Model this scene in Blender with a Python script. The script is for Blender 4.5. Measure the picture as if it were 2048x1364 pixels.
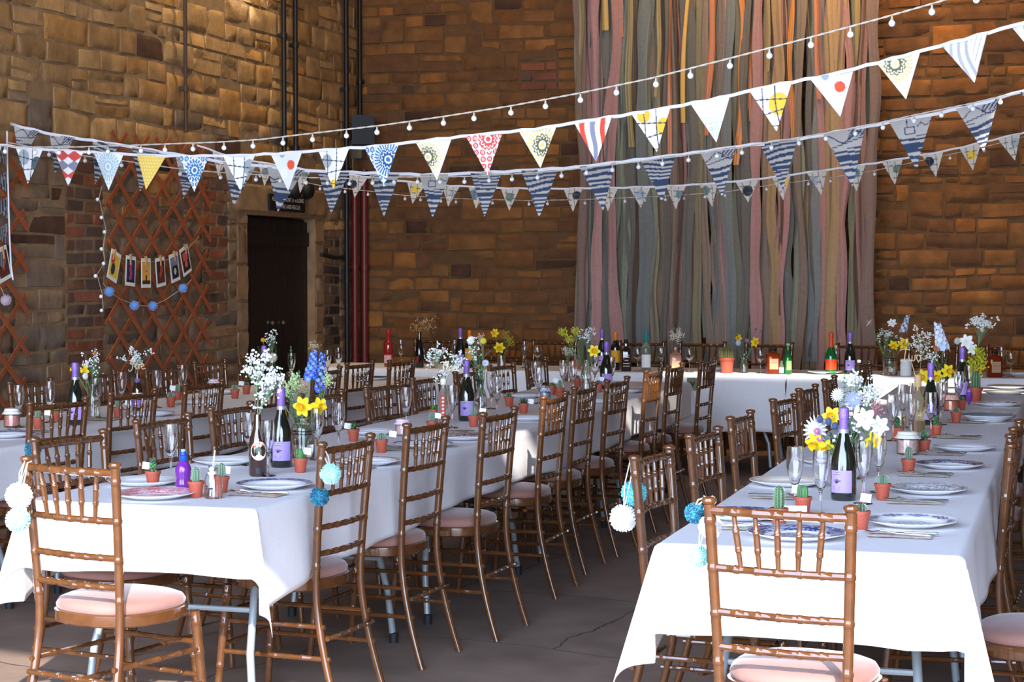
import bpy, math, random
import numpy as np
from mathutils import Vector, Matrix
for o in list(bpy.data.objects): bpy.data.objects.remove(o, do_unlink=True)
scene = bpy.context.scene
COL = scene.collection
PI = math.pi
# ------------------------------------------------------------------ camera
FPX, CX, CY, EYE = 3700.0, 1024.0, 682.0, 1.54
YAW = math.atan(1126/FPX); PITCH = math.atan(142/FPX)
cF = np.array([-math.sin(YAW)*math.cos(PITCH), math.cos(YAW)*math.cos(PITCH), -math.sin(PITCH)])
cR = np.array([math.cos(YAW), math.sin(YAW), 0.0]); cU = np.cross(cR, cF)
cC = np.array([0, 0, EYE])
cam = bpy.data.cameras.new('camera'); camo = bpy.data.objects.new('camera', cam); COL.objects.link(camo)
cam.sensor_width = 36; cam.lens = FPX/2048*36; cam.clip_start = .05; cam.clip_end = 200
camo.location = (0, 0, EYE); camo.rotation_euler = (PI/2-PITCH, 0, YAW)
scene.camera = camo
def at(x, y, z=None, Y=None, X=None):
    d = cF+cR*((x-CX)/FPX)+cU*((CY-y)/FPX)
    t = (z-EYE)/d[2] if z is not None else (Y/d[1] if Y is not None else X/d[0])
    return Vector(cC+d*t)
def pr(p):
    v = np.array(p, float)-cC; w = v@cF
    return CX+FPX*(v@cR)/w, CY-FPX*(v@cU)/w
# ------------------------------------------------------------------ light and exposure
vs = scene.view_settings
scene.display_settings.display_device = 'sRGB'
vs.view_transform = 'Standard'; vs.look = 'None'; vs.gamma = 1.0; vs.use_curve_mapping = False
vs.exposure = 0.75
SUN = Vector((-.45, 1.0, -.75))
world = bpy.data.worlds.new('daylight sky'); scene.world = world; world.use_nodes = True
wn = world.node_tree.nodes; wl = world.node_tree.links
bgn = wn['Background']; tc = wn.new('ShaderNodeTexCoord'); sx = wn.new('ShaderNodeSeparateXYZ'); rp = wn.new('ShaderNodeValToRGB')
wl.new(tc.outputs['Generated'], sx.inputs[0]); wl.new(sx.outputs[2], rp.inputs[0])
rp.color_ramp.elements[0].position = 0.0; rp.color_ramp.elements[0].color = (.70, .82, 1, 1)
rp.color_ramp.elements[1].position = .9; rp.color_ramp.elements[1].color = (.40, .58, 1, 1)
wl.new(rp.outputs[0], bgn.inputs[0]); bgn.inputs[1].default_value = 8.2
sl = bpy.data.lights.new('sun', 'SUN'); sl.energy = 6.0; sl.angle = math.radians(.6); sl.color = (1, .95, .86)
so = bpy.data.objects.new('sun', sl); COL.objects.link(so)
so.rotation_euler = SUN.to_track_quat('-Z', 'Y').to_euler()
# doorway portal so the sky is sampled through the opening
pl = bpy.data.lights.new('doorway_portal', 'AREA'); pl.shape = 'RECTANGLE'; pl.size = 9.0; pl.size_y = 4.6
pl.cycles.is_portal = True
po = bpy.data.objects.new('doorway_portal', pl); COL.objects.link(po); po.location = (-2.2, .75, 2.3); po.rotation_euler = (PI/2, 0, 0)
# ------------------------------------------------------------------ helpers
def S(r, g, b):
    f = lambda c: (c/255/12.92) if c/255 <= .04045 else ((c/255+.055)/1.055)**2.4
    return (f(r), f(g), f(b), 1)
def mat(name, col, rough=.5, metal=0, trans=0, ior=1.45, spec=.5, coat=0, sheen=0, noise=0, nscale=20, bump=0, bscale=60, emit=0, alpha=1, attr=False, sss=0):
    m = bpy.data.materials.new(name); m.use_nodes = True; nt = m.node_tree; b = nt.nodes['Principled BSDF']
    b.inputs['Base Color'].default_value = col; b.inputs['Roughness'].default_value = rough; b.inputs['Metallic'].default_value = metal
    b.inputs['Transmission Weight'].default_value = trans; b.inputs['IOR'].default_value = ior; b.inputs['Specular IOR Level'].default_value = spec
    b.inputs['Coat Weight'].default_value = coat; b.inputs['Coat Roughness'].default_value = .08
    b.inputs['Sheen Weight'].default_value = sheen; b.inputs['Sheen Roughness'].default_value = .4
    if sss: b.inputs['Subsurface Weight'].default_value = sss; b.inputs['Subsurface Scale'].default_value = .02
    if emit: b.inputs['Emission Color'].default_value = col; b.inputs['Emission Strength'].default_value = emit
    src = None
    if attr:
        a = nt.nodes.new('ShaderNodeVertexColor'); a.layer_name = 'Col'; src = a.outputs[0]
    if noise or bump:
        t = nt.nodes.new('ShaderNodeTexCoord')
    if noise:
        n = nt.nodes.new('ShaderNodeTexNoise'); n.inputs['Scale'].default_value = nscale; n.inputs['Detail'].default_value = 6
        nt.links.new(t.outputs['Object'], n.inputs['Vector'])
        mr = nt.nodes.new('ShaderNodeMapRange'); mr.inputs[1].default_value = .25; mr.inputs[2].default_value = .75
        mr.inputs[3].default_value = 1-noise; mr.inputs[4].default_value = 1+noise
        nt.links.new(n.outputs['Fac'], mr.inputs[0])
        mx = nt.nodes.new('ShaderNodeVectorMath'); mx.operation = 'SCALE'
        if src: nt.links.new(src, mx.inputs[0])
        else: mx.inputs[0].default_value = col[:3]
        nt.links.new(mr.outputs[0], mx.inputs['Scale']); src = mx.outputs[0]
    if src: nt.links.new(src, b.inputs['Base Color'])
    if bump:
        n2 = nt.nodes.new('ShaderNodeTexNoise'); n2.inputs['Scale'].default_value = bscale; n2.inputs['Detail'].default_value = 5
        nt.links.new(t.outputs['Object'], n2.inputs['Vector'])
        bp = nt.nodes.new('ShaderNodeBump'); bp.inputs['Strength'].default_value = bump; bp.inputs['Distance'].default_value = .01
        nt.links.new(n2.outputs['Fac'], bp.inputs['Height']); nt.links.new(bp.outputs[0], b.inputs['Normal'])
    return m
class MB:
    def __init__(s): s.v = []; s.f = []; s.c = []; s.hc = False
    def add(s, vs, fs, col=None):
        o = len(s.v); s.v += [tuple(p) for p in vs]; s.f += [tuple(i+o for i in f) for f in fs]
        if col is not None: s.hc = True
        if col is None: col = (1, 1, 1, 1)
        if len(vs) and hasattr(col, '__len__') and len(col) == len(vs) and hasattr(col[0], '__len__'): s.c += [tuple(q) for q in col]
        else: s.c += [tuple(col)]*len(vs)
        return s
    def box(s, c, d, M=None, col=None):
        x, y, z = d[0]/2, d[1]/2, d[2]/2
        vs = [Vector((c[0]+a*x, c[1]+b*y, c[2]+e*z)) for a in (-1, 1) for b in (-1, 1) for e in (-1, 1)]
        if M: vs = [M @ v for v in vs]
        return s.add(vs, [(0, 1, 3, 2), (4, 6, 7, 5), (0, 4, 5, 1), (2, 3, 7, 6), (0, 2, 6, 4), (1, 5, 7, 3)], col)
    def lathe(s, prof, seg=24, M=None, col=None, sx=1, sy=1, power=None):
        vs = []; fs = []; n = len(prof)
        for k in range(seg):
            a = 2*PI*k/seg; ca, sa = math.cos(a), math.sin(a)
            if power:
                q = (abs(ca)**power+abs(sa)**power)**(-1/power); ca *= q; sa *= q
            for (r, z) in prof: vs.append(Vector((r*ca*sx, r*sa*sy, z)))
        if M: vs = [M @ v for v in vs]
        for k in range(seg):
            k2 = (k+1) % seg
            for j in range(n-1): fs.append((k*n+j, k2*n+j, k2*n+j+1, k*n+j+1))
        if prof[0][0] > 1e-6: fs.append(tuple(k*n for k in reversed(range(seg))))
        if prof[-1][0] > 1e-6: fs.append(tuple(k*n+n-1 for k in range(seg)))
        return s.add(vs, fs, col)
    def tube(s, pts, r, seg=8, col=None, cap=True):
        pts = [Vector(p) for p in pts]; n = len(pts)
        rr = r if hasattr(r, '__len__') else [r]*n
        t0 = (pts[1]-pts[0]).normalized(); up = Vector((0, 0, 1)) if abs(t0.z) < .9 else Vector((0, 1, 0))
        x = t0.cross(up).normalized(); vs = []; fs = []
        for i, p in enumerate(pts):
            t = (pts[min(i+1, n-1)]-pts[max(i-1, 0)])
            if t.length < 1e-9: t = t0
            t.normalize(); x = (x-t*x.dot(t)).normalized(); y = t.cross(x)
            for k in range(seg):
                a = 2*PI*k/seg; vs.append(p+x*(rr[i]*math.cos(a))+y*(rr[i]*math.sin(a)))
        for i in range(n-1):
            for k in range(seg):
                k2 = (k+1) % seg; fs.append((i*seg+k, i*seg+k2, (i+1)*seg+k2, (i+1)*seg+k))
        if cap: fs.append(tuple(reversed(range(seg)))); fs.append(tuple((n-1)*seg+k for k in range(seg)))
        return s.add(vs, fs, col)
    def ball(s, c, r, nu=8, nv=6, col=None, sc=(1, 1, 1)):
        vs = [(c[0], c[1], c[2]-r*sc[2])]; fs = []
        for j in range(1, nv):
            b = -PI/2+PI*j/nv
            for k in range(nu):
                a = 2*PI*k/nu; vs.append((c[0]+r*sc[0]*math.cos(b)*math.cos(a), c[1]+r*sc[1]*math.cos(b)*math.sin(a), c[2]+r*sc[2]*math.sin(b)))
        vs.append((c[0], c[1], c[2]+r*sc[2])); L = len(vs)-1
        for k in range(nu):
            k2 = (k+1) % nu; fs.append((0, 1+k2, 1+k)); fs.append((L, L-nu+k, L-nu+k2))
            for j in range(nv-2): a = 1+j*nu; fs.append((a+k, a+k2, a+nu+k2, a+nu+k))
        return s.add(vs, fs, col)
    def grid(s, nu, nv, fn, col=None, cfn=None, closed=False):
        vs = []; cs = []
        for i in range(nu+1):
            for j in range(nv+1):
                u, v = i/nu, j/nv; vs.append(fn(u, v))
                if cfn: cs.append(cfn(u, v))
        fs = [(i*(nv+1)+j, (i+1)*(nv+1)+j, (i+1)*(nv+1)+j+1, i*(nv+1)+j+1) for i in range(nu) for j in range(nv)]
        return s.add(vs, fs, cs if cfn else col)
    def build(s, name, m, parent=None, smooth=True, angle=40):
        me = bpy.data.meshes.new(name); me.from_pydata(s.v, [], s.f); me.update()
        if s.hc:
            ca = me.color_attributes.new('Col', 'FLOAT_COLOR', 'POINT')
            ca.data.foreach_set('color', np.array(s.c, dtype=np.float32).ravel())
        if smooth:
            me.shade_smooth()
            try: me.set_sharp_from_angle(angle=math.radians(angle))
            except Exception: pass
        me.materials.append(m)
        o = bpy.data.objects.new(name, me); COL.objects.link(o)
        if parent: o.parent = parent
        return o
def tag(o, label=None, cat=None, group=None, kind=None):
    if label: o['label'] = label
    if cat: o['category'] = cat
    if group: o['group'] = group
    if kind: o['kind'] = kind
    return o
def empty(name, loc, rz=0, label=None, cat=None, group=None):
    o = bpy.data.objects.new(name, None); COL.objects.link(o); o.location = loc; o.rotation_euler = (0, 0, rz)
    o.empty_display_size = .1
    return tag(o, label, cat, group)
def dup(root, loc, rz, label=None, group=None, name=None):
    r = root.copy(); COL.objects.link(r); r.location = loc; r.rotation_euler = (0, 0, rz)
    if label: r['label'] = label
    if group: r['group'] = group
    for ch in list(root.children):
        c = ch.copy(); COL.objects.link(c); c.parent = r
        for g in list(ch.children):
            d = g.copy(); COL.objects.link(d); d.parent = c
    return r
def struct(o): o['kind'] = 'structure'; return o
R = random.Random(7)
def text_mesh(txt, size, font_w=0, align='CENTER', extrude=0):
    cu = bpy.data.curves.new('t', 'FONT'); cu.body = txt; cu.size = size; cu.align_x = align; cu.align_y = 'CENTER'; cu.extrude = extrude; cu.offset = font_w
    ob = bpy.data.objects.new('t', cu); COL.objects.link(ob)
    dg = bpy.context.evaluated_depsgraph_get(); dg.update()
    me = bpy.data.meshes.new_from_object(ob.evaluated_get(dg))
    vs = [tuple(v.co) for v in me.vertices]; fs = [tuple(p.vertices) for p in me.polygons]
    bpy.data.objects.remove(ob, do_unlink=True); bpy.data.curves.remove(cu); bpy.data.meshes.remove(me)
    return vs, fs
# ------------------------------------------------------------------ materials
M_stone = mat('sandstone', (1, 1, 1, 1), .85, noise=.28, nscale=9, bump=.55, bscale=38, attr=True, spec=.3)
M_mortar_back = mat('brown mortar', S(104, 76, 50), .95, noise=.2, nscale=14, bump=.5, bscale=60, spec=.2)
M_mortar = mat('mortar', S(146, 118, 88), .95, noise=.2, nscale=14, bump=.5, bscale=60, spec=.2)
M_wood = mat('varnished wood', S(88, 53, 27), .12, noise=.2, nscale=30, coat=.6)
M_velvet = mat('dusty pink velvet', S(140, 102, 92), .8, sheen=.4, noise=.16, nscale=7, bump=.1, bscale=150, spec=.2)
M_cloth = mat('white linen', S(236, 234, 236), .75, noise=.02, nscale=30, bump=.10, bscale=160, spec=.3)
M_grey = mat('grey metal', S(150, 160, 165), .4, metal=.3)
M_darkgrey = mat('dark rubber', S(30, 32, 36), .6)
M_glass = mat('clear glass', (1, 1, 1, 1), .02, trans=1, ior=1.45)
M_white = mat('white paper', S(238, 238, 234), .7)
M_black = mat('black paint', S(18, 16, 18), .55)
M_slat = mat('terracotta wood stain', S(160, 84, 48), .65, noise=.15, nscale=25)
M_steel = mat('polished steel', S(200, 198, 195), .18, metal=1)
M_col = mat('printed surface', (1, 1, 1, 1), .6, attr=True)
M_glaze = mat('glazed china', (1, 1, 1, 1), .28, attr=True, spec=.35)
M_cord = mat('white cord', S(196, 188, 174), .6)
M_bulb = mat('white globe', S(250, 250, 250), .15, trans=0, sss=.3, coat=.5)
M_petal = mat('petals', (1, 1, 1, 1), .6, attr=True, sss=.15)
M_leaf = mat('leaves', (1, 1, 1, 1), .5, attr=True)
M_terra = mat('terracotta plastic', S(176, 84, 62), .5)
M_soil = mat('soil', S(60, 44, 36), .95, bump=.4)
M_fabric = mat('draped fabric', (1, 1, 1, 1), .8, attr=True, noise=.1, nscale=40, spec=.2)
M_satin = mat('satin fabric', (1, 1, 1, 1), .38, attr=True, sheen=.3)
M_pennant = mat('printed cotton', (1, 1, 1, 1), .8, attr=True, spec=.2)
M_yarn = mat('yarn', (1, 1, 1, 1), .9, attr=True, spec=.1)
# ------------------------------------------------------------------ room
WY, WX = 15.8, at(715, 682, Y=15.8).x      # back wall plane, left wall plane
ZT = 6.2
def sdist(e, k=.02): return min(1.0, max(e, 0)/k)**.5
def wallgen(name, P, u0, u1, z0, z1, bricks, holes, pal, seed, hr=(.075, .19)):
    rnd = random.Random(seed); mb = MB()
    from mathutils import noise as N
    def wob(u, z): return .028*N.noise(Vector((u*.55+seed, z*1.7, 0)))+.012*N.noise(Vector((u*2.1, z*3+seed, 3)))
    def stone(a, b, lo, hi, gap, colr, dmax, edge=.022, tilt=0):
        w = b-a; h = hi-lo
        if w < .03 or h < .02: return
        nu = max(3, min(12, int(w/.045))); nv = max(3, min(7, int(h/.03)))
        base = rnd.uniform(0, dmax)*.5; tx = rnd.uniform(-1, 1)*.005; tz = rnd.uniform(-1, 1)*.005; ph = rnd.uniform(0, 50)
        k1, k2, k3, k4 = [rnd.uniform(-1, 1)*tilt for _ in range(4)]
        def fn(s, t):
            e1 = min(.009, w*.15)/w; e2 = min(.008, h*.15)/h
            si = s*nu; ss = 0 if si < .5 else (1 if si > nu-.5 else e1+(1-2*e1)*(si-1)/max(1, nu-2))
            ti = t*nv; tt = 0 if ti < .5 else (1 if ti > nv-.5 else e2+(1-2*e2)*(ti-1)/max(1, nv-2))
            uu = a+gap/2+(w-gap)*ss; g2 = gap/2
            zl = lo+wob(uu, lo)+g2+k1*(1-ss)+k2*ss; zh = hi+wob(uu, hi)-g2+k3*(1-ss)+k4*ss
            uu += .012*N.noise(Vector((uu*6+ph, zl*6+tt*2, 1)))*4*tt*(1-tt)
            z = zl+(zh-zl)*tt
            e = min(min(ss, 1-ss)*w, min(tt, 1-tt)*h)
            d = -.006+(base+.013)*sdist(e, edge)+tx*(ss-.5)*2+tz*(tt-.5)*2+.006*N.noise(Vector((uu*9+ph, z*11, ph)))+.004*N.noise(Vector((uu*30, z*34, ph)))
            if e <= 1e-6: d = -.014
            return P(uu, z, d)
        c0 = colr
        def cf(s, t):
            uu = a+w*s; z = lo+h*t; q = 1+.22*N.noise(Vector((uu*7+ph, z*9, 2)))
            q2 = .5+.5*N.noise(Vector((uu*4+ph, z*5, 9)))
            return (c0[0]*q, c0[1]*q*(1-.08*q2), c0[2]*q*(1-.15*q2), 1)
        mb.grid(nu, nv, fn, cfn=cf)
    def inter(lo, hi, rects):
        out = [(r[0], r[1]) for r in rects if r[2] < (lo+hi)/2 < r[3]]
        return sorted(out)
    z = z0
    blocked = []
    while z < z1:
        h = rnd.uniform(*hr); hi = min(z+h, z1)
        # snap to hole tops
        for r in holes:
            if z < r[3] < hi and hi-r[3] < .08: hi = r[3]
        cuts = sorted(inter(z, hi, bricks)+inter(z, hi, holes)+[(b[0], b[1]) for b in blocked if b[2] > z+.01])
        u = u0; segs = []
        for (a, b) in cuts:
            if a > u: segs.append((u, a))
            u = max(u, b)
        if u < u1: segs.append((u, u1))
        blocked = [b for b in blocked if b[2] > hi+.01]
        for (a, b) in segs:
            u = a+(-rnd.uniform(0, .2) if a == u0 else 0)
            while u < b-.02:
                w = h*rnd.uniform(1.2, 3.6); w = min(max(w, .12), .55)
                if b-u-w < .1: w = b-u
                if w > .7: w = w/2
                c = pal(u+w/2, (z+hi)/2, rnd)
                if rnd.random() < .10 and hi < z1-.3 and w < .42 and not inter(hi+.01, hi+.15, bricks+holes):
                    hh = rnd.uniform(.05, .1); stone(u, u+w, z, hi+hh, .014, c, .022); blocked.append((u, u+w, hi+hh))
                elif h > .14 and rnd.random() < .3:
                    m = z+(hi-z)*rnd.uniform(.4, .6); stone(u, u+w, z, m, .008, c, .015); stone(u, u+w, m, hi, .008, pal(u, z, rnd), .015)
                else: stone(u, u+w, z, hi, .008, c, .022, tilt=.005)
                u += w
        z = hi
    for (a, b, lo, hi, kind) in bricks:
        zz = lo; row = 0
        bh, bw = (.085, .24) if kind != 'big' else (.26, .5)
        while zz < hi-.01:
            top = min(zz+bh, hi) if kind != 'big' else min(zz+rnd.uniform(.2, .34), hi)
            u = a-(bw/2 if row % 2 and kind != 'big' else 0)
            while u < b-.01:
                aa = max(u, a); w = bw if kind != 'big' else b-a
                bb = min(u+w, b)
                if kind == 'big': c = rnd.choice([S(146, 116, 86), S(134, 110, 86), S(150, 124, 94)])
                elif kind == 'dark': c = rnd.choice([S(88, 72, 66), S(112, 92, 78), S(66, 58, 56), S(120, 96, 74)])
                else: c = rnd.choice([S(124, 76, 58), S(108, 76, 62), S(92, 72, 64), S(126, 92, 70), S(138, 82, 60), S(104, 82, 70)])
                stone(aa, bb, zz, top, .012, c, .008, edge=.008); u += w
            zz = top; row += 1
    return mb.build(name, M_stone, None, True, 60)
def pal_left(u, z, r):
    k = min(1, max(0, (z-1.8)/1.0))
    lo = [S(136, 114, 94), S(128, 110, 94), S(142, 120, 98), S(120, 104, 90), S(138, 110, 86)]  # low stones greyer: daylight's tint put into their colour
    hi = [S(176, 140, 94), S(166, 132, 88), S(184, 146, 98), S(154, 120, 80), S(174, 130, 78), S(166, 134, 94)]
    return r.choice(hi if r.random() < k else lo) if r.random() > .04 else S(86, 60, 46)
def pal_back(u, z, r):
    if r.random() < .05: return S(84, 58, 42)
    if r.random() < .05: return S(150, 98, 50)
    return r.choice([S(126, 86, 48), S(118, 80, 46), S(132, 90, 50), S(112, 76, 46), S(124, 80, 42), S(106, 72, 46)])
def yl(px, py=560): return at(px, py, X=WX).y      # position along left wall
def zl(px, py): return at(px, py, X=WX).z
def xb(px): return at(px, 560, Y=WY).x
def zb(px, py): return at(px, py, Y=WY).z
PL = lambda u, z, d: (WX+d, u, z)
PB = lambda u, z, d: (u, WY-d, z)
dy0, dy1 = yl(495), yl(630); dtop = zl(560, 433)
brL = [(yl(130), yl(205), .9, 2.45, 'r'), (yl(405), yl(455), 1.2, 2.45, 'r'),
       (dy0-.20, dy0, 0, dtop, 'big'), (dy1, dy1+.17, 0, dtop, 'big'), (dy1+.17, dy1+.55, .55, 1.9, 'dark'),
       (dy0-.3, dy1+.3, dtop, dtop+.26, 'lintel')]
brL = [b for b in brL if b[4] != 'lintel']
lint = (dy0-.3, dy1+.3, dtop, dtop+.26)
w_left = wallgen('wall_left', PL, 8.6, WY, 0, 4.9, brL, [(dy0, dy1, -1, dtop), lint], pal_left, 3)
struct(w_left)
brB = [(xb(1040), xb(1115), zb(1080, 178), zb(1080, 112), 'r'), (xb(1108), xb(1124), zb(1080, 166), zb(1080, 152), 'r')]
w_back = wallgen('wall_back', PB, WX, 3.2, 0, 4.9, brB, [], pal_back, 11, (.07, .165))
struct(w_back)
def slab(name, boxes, m, par=None):
    b = MB()
    for c, d in boxes: b.box(c, d)
    o = b.build(name, m, par, False)
    if not par: struct(o)
    return o
def child(o, root): o.parent = root; return o
# mortar beds behind the stones, rest of shell
slab('mortar_bed', [((WX-.10, (8.6+dy0)/2, 2.5), (.2, dy0-8.6, 5)), ((WX-.10, (dy1+WY+.2)/2, 2.5), (.2, WY+.2-dy1, 5)), ((WX-.10, (dy0+dy1)/2, (dtop+5)/2), (.2, dy1-dy0, 5-dtop))], M_mortar, w_left)
slab('mortar_bed', [(((WX+5)/2, WY+.1, 2.5), (5-WX, .2, 5))], M_mortar_back, w_back)
M_plain = mat('rough stone', S(128, 96, 64), .9, noise=.3, nscale=5, bump=.6, bscale=12)
slab('upper_wall', [((WX-.1, (WY+.8)/2, (4.9+ZT)/2), (.2, WY-.8, ZT-4.9)), ((WX-.1, 4.7, 2.45), (.2, 7.8, 4.9))], M_plain, w_left)
slab('upper_wall', [(((WX+5)/2, WY+.1, (4.9+ZT)/2), (5-WX, .2, ZT-4.9))], M_plain, w_back)
slab('wall_right', [((4.7, (WY+.8)/2, ZT/2), (.2, WY-.8, ZT))], M_plain)
# front wall with the great doorway the photo was taken from (its head sloped to cut the sun at the table ends)
fb = MB(); DX0, DX1 = -6.0, 2.4
def sun_cut_z(x): return 4.27-.115*(x+.86)-.02*(x+1.8)**2*0
n = 24
for i in range(n):
    xa = DX0+(DX1-DX0)*i/n; xc = DX0+(DX1-DX0)*(i+1)/n
    fb.add([(xa, .7, sun_cut_z(xa)), (xc, .7, sun_cut_z(xc)), (xc, .7, ZT), (xa, .7, ZT), (xa, .9, sun_cut_z(xa)), (xc, .9, sun_cut_z(xc)), (xc, .9, ZT), (xa, .9, ZT)],
           [(0, 1, 2, 3), (4, 7, 6, 5), (0, 4, 5, 1)])
fb.box(((WX-.2+DX0)/2, .8, ZT/2), (DX0-WX+.2, .2, ZT)); fb.box(((DX1+4.8)/2, .8, ZT/2), (4.8-DX1, .2, ZT))
struct(fb.build('wall_front', M_plain, None, False))
# ceiling with openings added and placed to throw the wanted sun patches
def hole(p, a, b):
    t = (ZT-p[2])/.75
    return (p[0]+.45*t-a/2, p[0]+.45*t+a/2, p[1]-t-b/2, p[1]-t+b/2)
SPOTS = [((-2.58, 8.35, .62), .16, .95), ((-2.55, 11.0, .60), .14, .5), ((-2.45, 11.75, .85), .035, .5), ((-2.2, 13.95, .75), 1.7, .22),
         ((-.96, 13.2, 1.0), .7, .5), ((WX, 12.9, 3.95), .5, .45), ((-1.05, 10.9, .98), .24, .5), ((-.35, 11.9, 1.08), .5, .4)]
HOLES = [hole(*s) for s in SPOTS]
xs = sorted(set([WX-.2, 4.8]+[h[i] for h in HOLES for i in (0, 1)])); ys = sorted(set([.7, WY+.2]+[h[i] for h in HOLES for i in (2, 3)]))
cb = MB()
for i in range(len(xs)-1):
    for j in range(len(ys)-1):
        mx, my = (xs[i]+xs[i+1])/2, (ys[j]+ys[j+1])/2
        if any(h[0] < mx < h[1] and h[2] < my < h[3] for h in HOLES): continue
        cb.add([(xs[i], ys[j], ZT), (xs[i+1], ys[j], ZT), (xs[i+1], ys[j+1], ZT), (xs[i], ys[j+1], ZT)], [(0, 3, 2, 1)])
M_ceil = mat('dark roof boards', S(96, 76, 58), .9, noise=.2, nscale=4)
struct(cb.build('ceiling', M_ceil, None, False))
# floor: worn stone flags
M_floor = bpy.data.materials.new('stone flags'); M_floor.use_nodes = True
nt = M_floor.node_tree; b = nt.nodes['Principled BSDF']; b.inputs['Roughness'].default_value = .62; b.inputs['Specular IOR Level'].default_value = .35
t = nt.nodes.new('ShaderNodeTexCoord'); mp = nt.nodes.new('ShaderNodeMapping'); mp.inputs['Rotation'].default_value = (0, 0, .12)
nt.links.new(t.outputs['Object'], mp.inputs[0])
nz = nt.nodes.new('ShaderNodeTexNoise'); nz.inputs['Scale'].default_value = 1.1; nz.inputs['Detail'].default_value = 4
nt.links.new(mp.outputs[0], nz.inputs['Vector'])
ad = nt.nodes.new('ShaderNodeMixRGB'); ad.blend_type = 'LINEAR_LIGHT'; ad.inputs[0].default_value = .22
nt.links.new(mp.outputs[0], ad.inputs[1]); nt.links.new(nz.outputs['Color'], ad.inputs[2])
bk = nt.nodes.new('ShaderNodeTexBrick'); bk.inputs['Scale'].default_value = 1; bk.inputs['Brick Width'].default_value = 1.9; bk.inputs['Row Height'].default_value = 1.15
bk.inputs['Mortar Size'].default_value = .006; bk.inputs['Mortar Smooth'].default_value = .3
bk.inputs['Color1'].default_value = S(128, 112, 102); bk.inputs['Color2'].default_value = S(138, 116, 102); bk.inputs['Mortar'].default_value = S(78, 68, 62)
nt.links.new(ad.outputs[0], bk.inputs['Vector'])
n2 = nt.nodes.new('ShaderNodeTexNoise'); n2.inputs['Scale'].default_value = 3.5; n2.inputs['Detail'].default_value = 8; nt.links.new(t.outputs['Object'], n2.inputs['Vector'])
mr = nt.nodes.new('ShaderNodeMapRange'); mr.inputs[1].default_value = .25; mr.inputs[2].default_value = .75; mr.inputs[3].default_value = .72; mr.inputs[4].default_value = 1.25
nt.links.new(n2.outputs['Fac'], mr.inputs[0])
sc = nt.nodes.new('ShaderNodeVectorMath'); sc.operation = 'SCALE'; nt.links.new(bk.outputs['Color'], sc.inputs[0]); nt.links.new(mr.outputs[0], sc.inputs['Scale'])
nt.links.new(sc.outputs[0], b.inputs['Base Color'])
bp = nt.nodes.new('ShaderNodeBump'); bp.inputs['Strength'].default_value = .35; bp.inputs['Distance'].default_value = .02
nt.links.new(n2.outputs['Fac'], bp.inputs['Height']); nt.links.new(bp.outputs[0], b.inputs['Normal'])
slab('floor', [(((WX+4.8)/2, (WY+.7)/2, -.05), (4.8-WX+.4, WY-.7+.4, .1))], M_floor)
M_yard = mat('sunlit yard', S(176, 170, 160), .9, noise=.15, nscale=2)
slab('floor_yard', [((-1, -7.6, -.06), (30, 16.4, .1))], M_yard)
# ------------------------------------------------------------------ door, lintel, fittings on the walls
slab('door_light_stop', [((WX-.22, (dy0+dy1)/2, dtop/2), (.04, dy1-dy0+.1, dtop+.2))], M_black, w_left)  # black panel added behind the door to stop sky light leaking in
dn = empty('door_1', (WX, (dy0+dy1)/2, 0)); dn['kind'] = 'structure'
dw = (dy1-dy0)/2
M_door = mat('black door paint', S(24, 18, 18), .5, noise=.2, nscale=15)
for sgn in (-1, 1):
    b = MB(); k = 7
    for i in range(k):
        c = sgn*(dw*(i+.5)/k); b.box((-.09, c, dtop/2), (.04, dw/k-.012, dtop-.06))
    b.box((-.11, sgn*dw/2, dtop/2), (.03, dw-.01, dtop-.02)); b.box((-.065, sgn*dw/2, .35), (.03, dw-.02, .1)); b.box((-.065, sgn*dw/2, dtop-.18), (.03, dw-.02, .12))
    b.build('door_leaf', M_door, dn, False)
b = MB()
for c in (.12, -.1): b.lathe([(.0, 0), (.02, .005), (.022, .02), (.01, .035), (0, .036)], 12, Matrix.Translation((-.07, c, 1.1)) @ Matrix.Rotation(PI/2, 4, 'Y'))
b.build('door_knob', M_steel, dn)
b = MB()
b.grid(24, 8, lambda u, v: (WX+.03*sdist(min(min(u, 1-u)*1.9, min(v, 1-v)*.26), .02)-.01+.004*math.sin(u*37)*math.sin(v*9), lint[0]+.01+(lint[1]-lint[0]-.02)*u, lint[2]+.005+(lint[3]-lint[2]-.01)*v), col=S(150, 120, 88))
l = b.build('trim_1', M_stone, None); struct(l)
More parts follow.
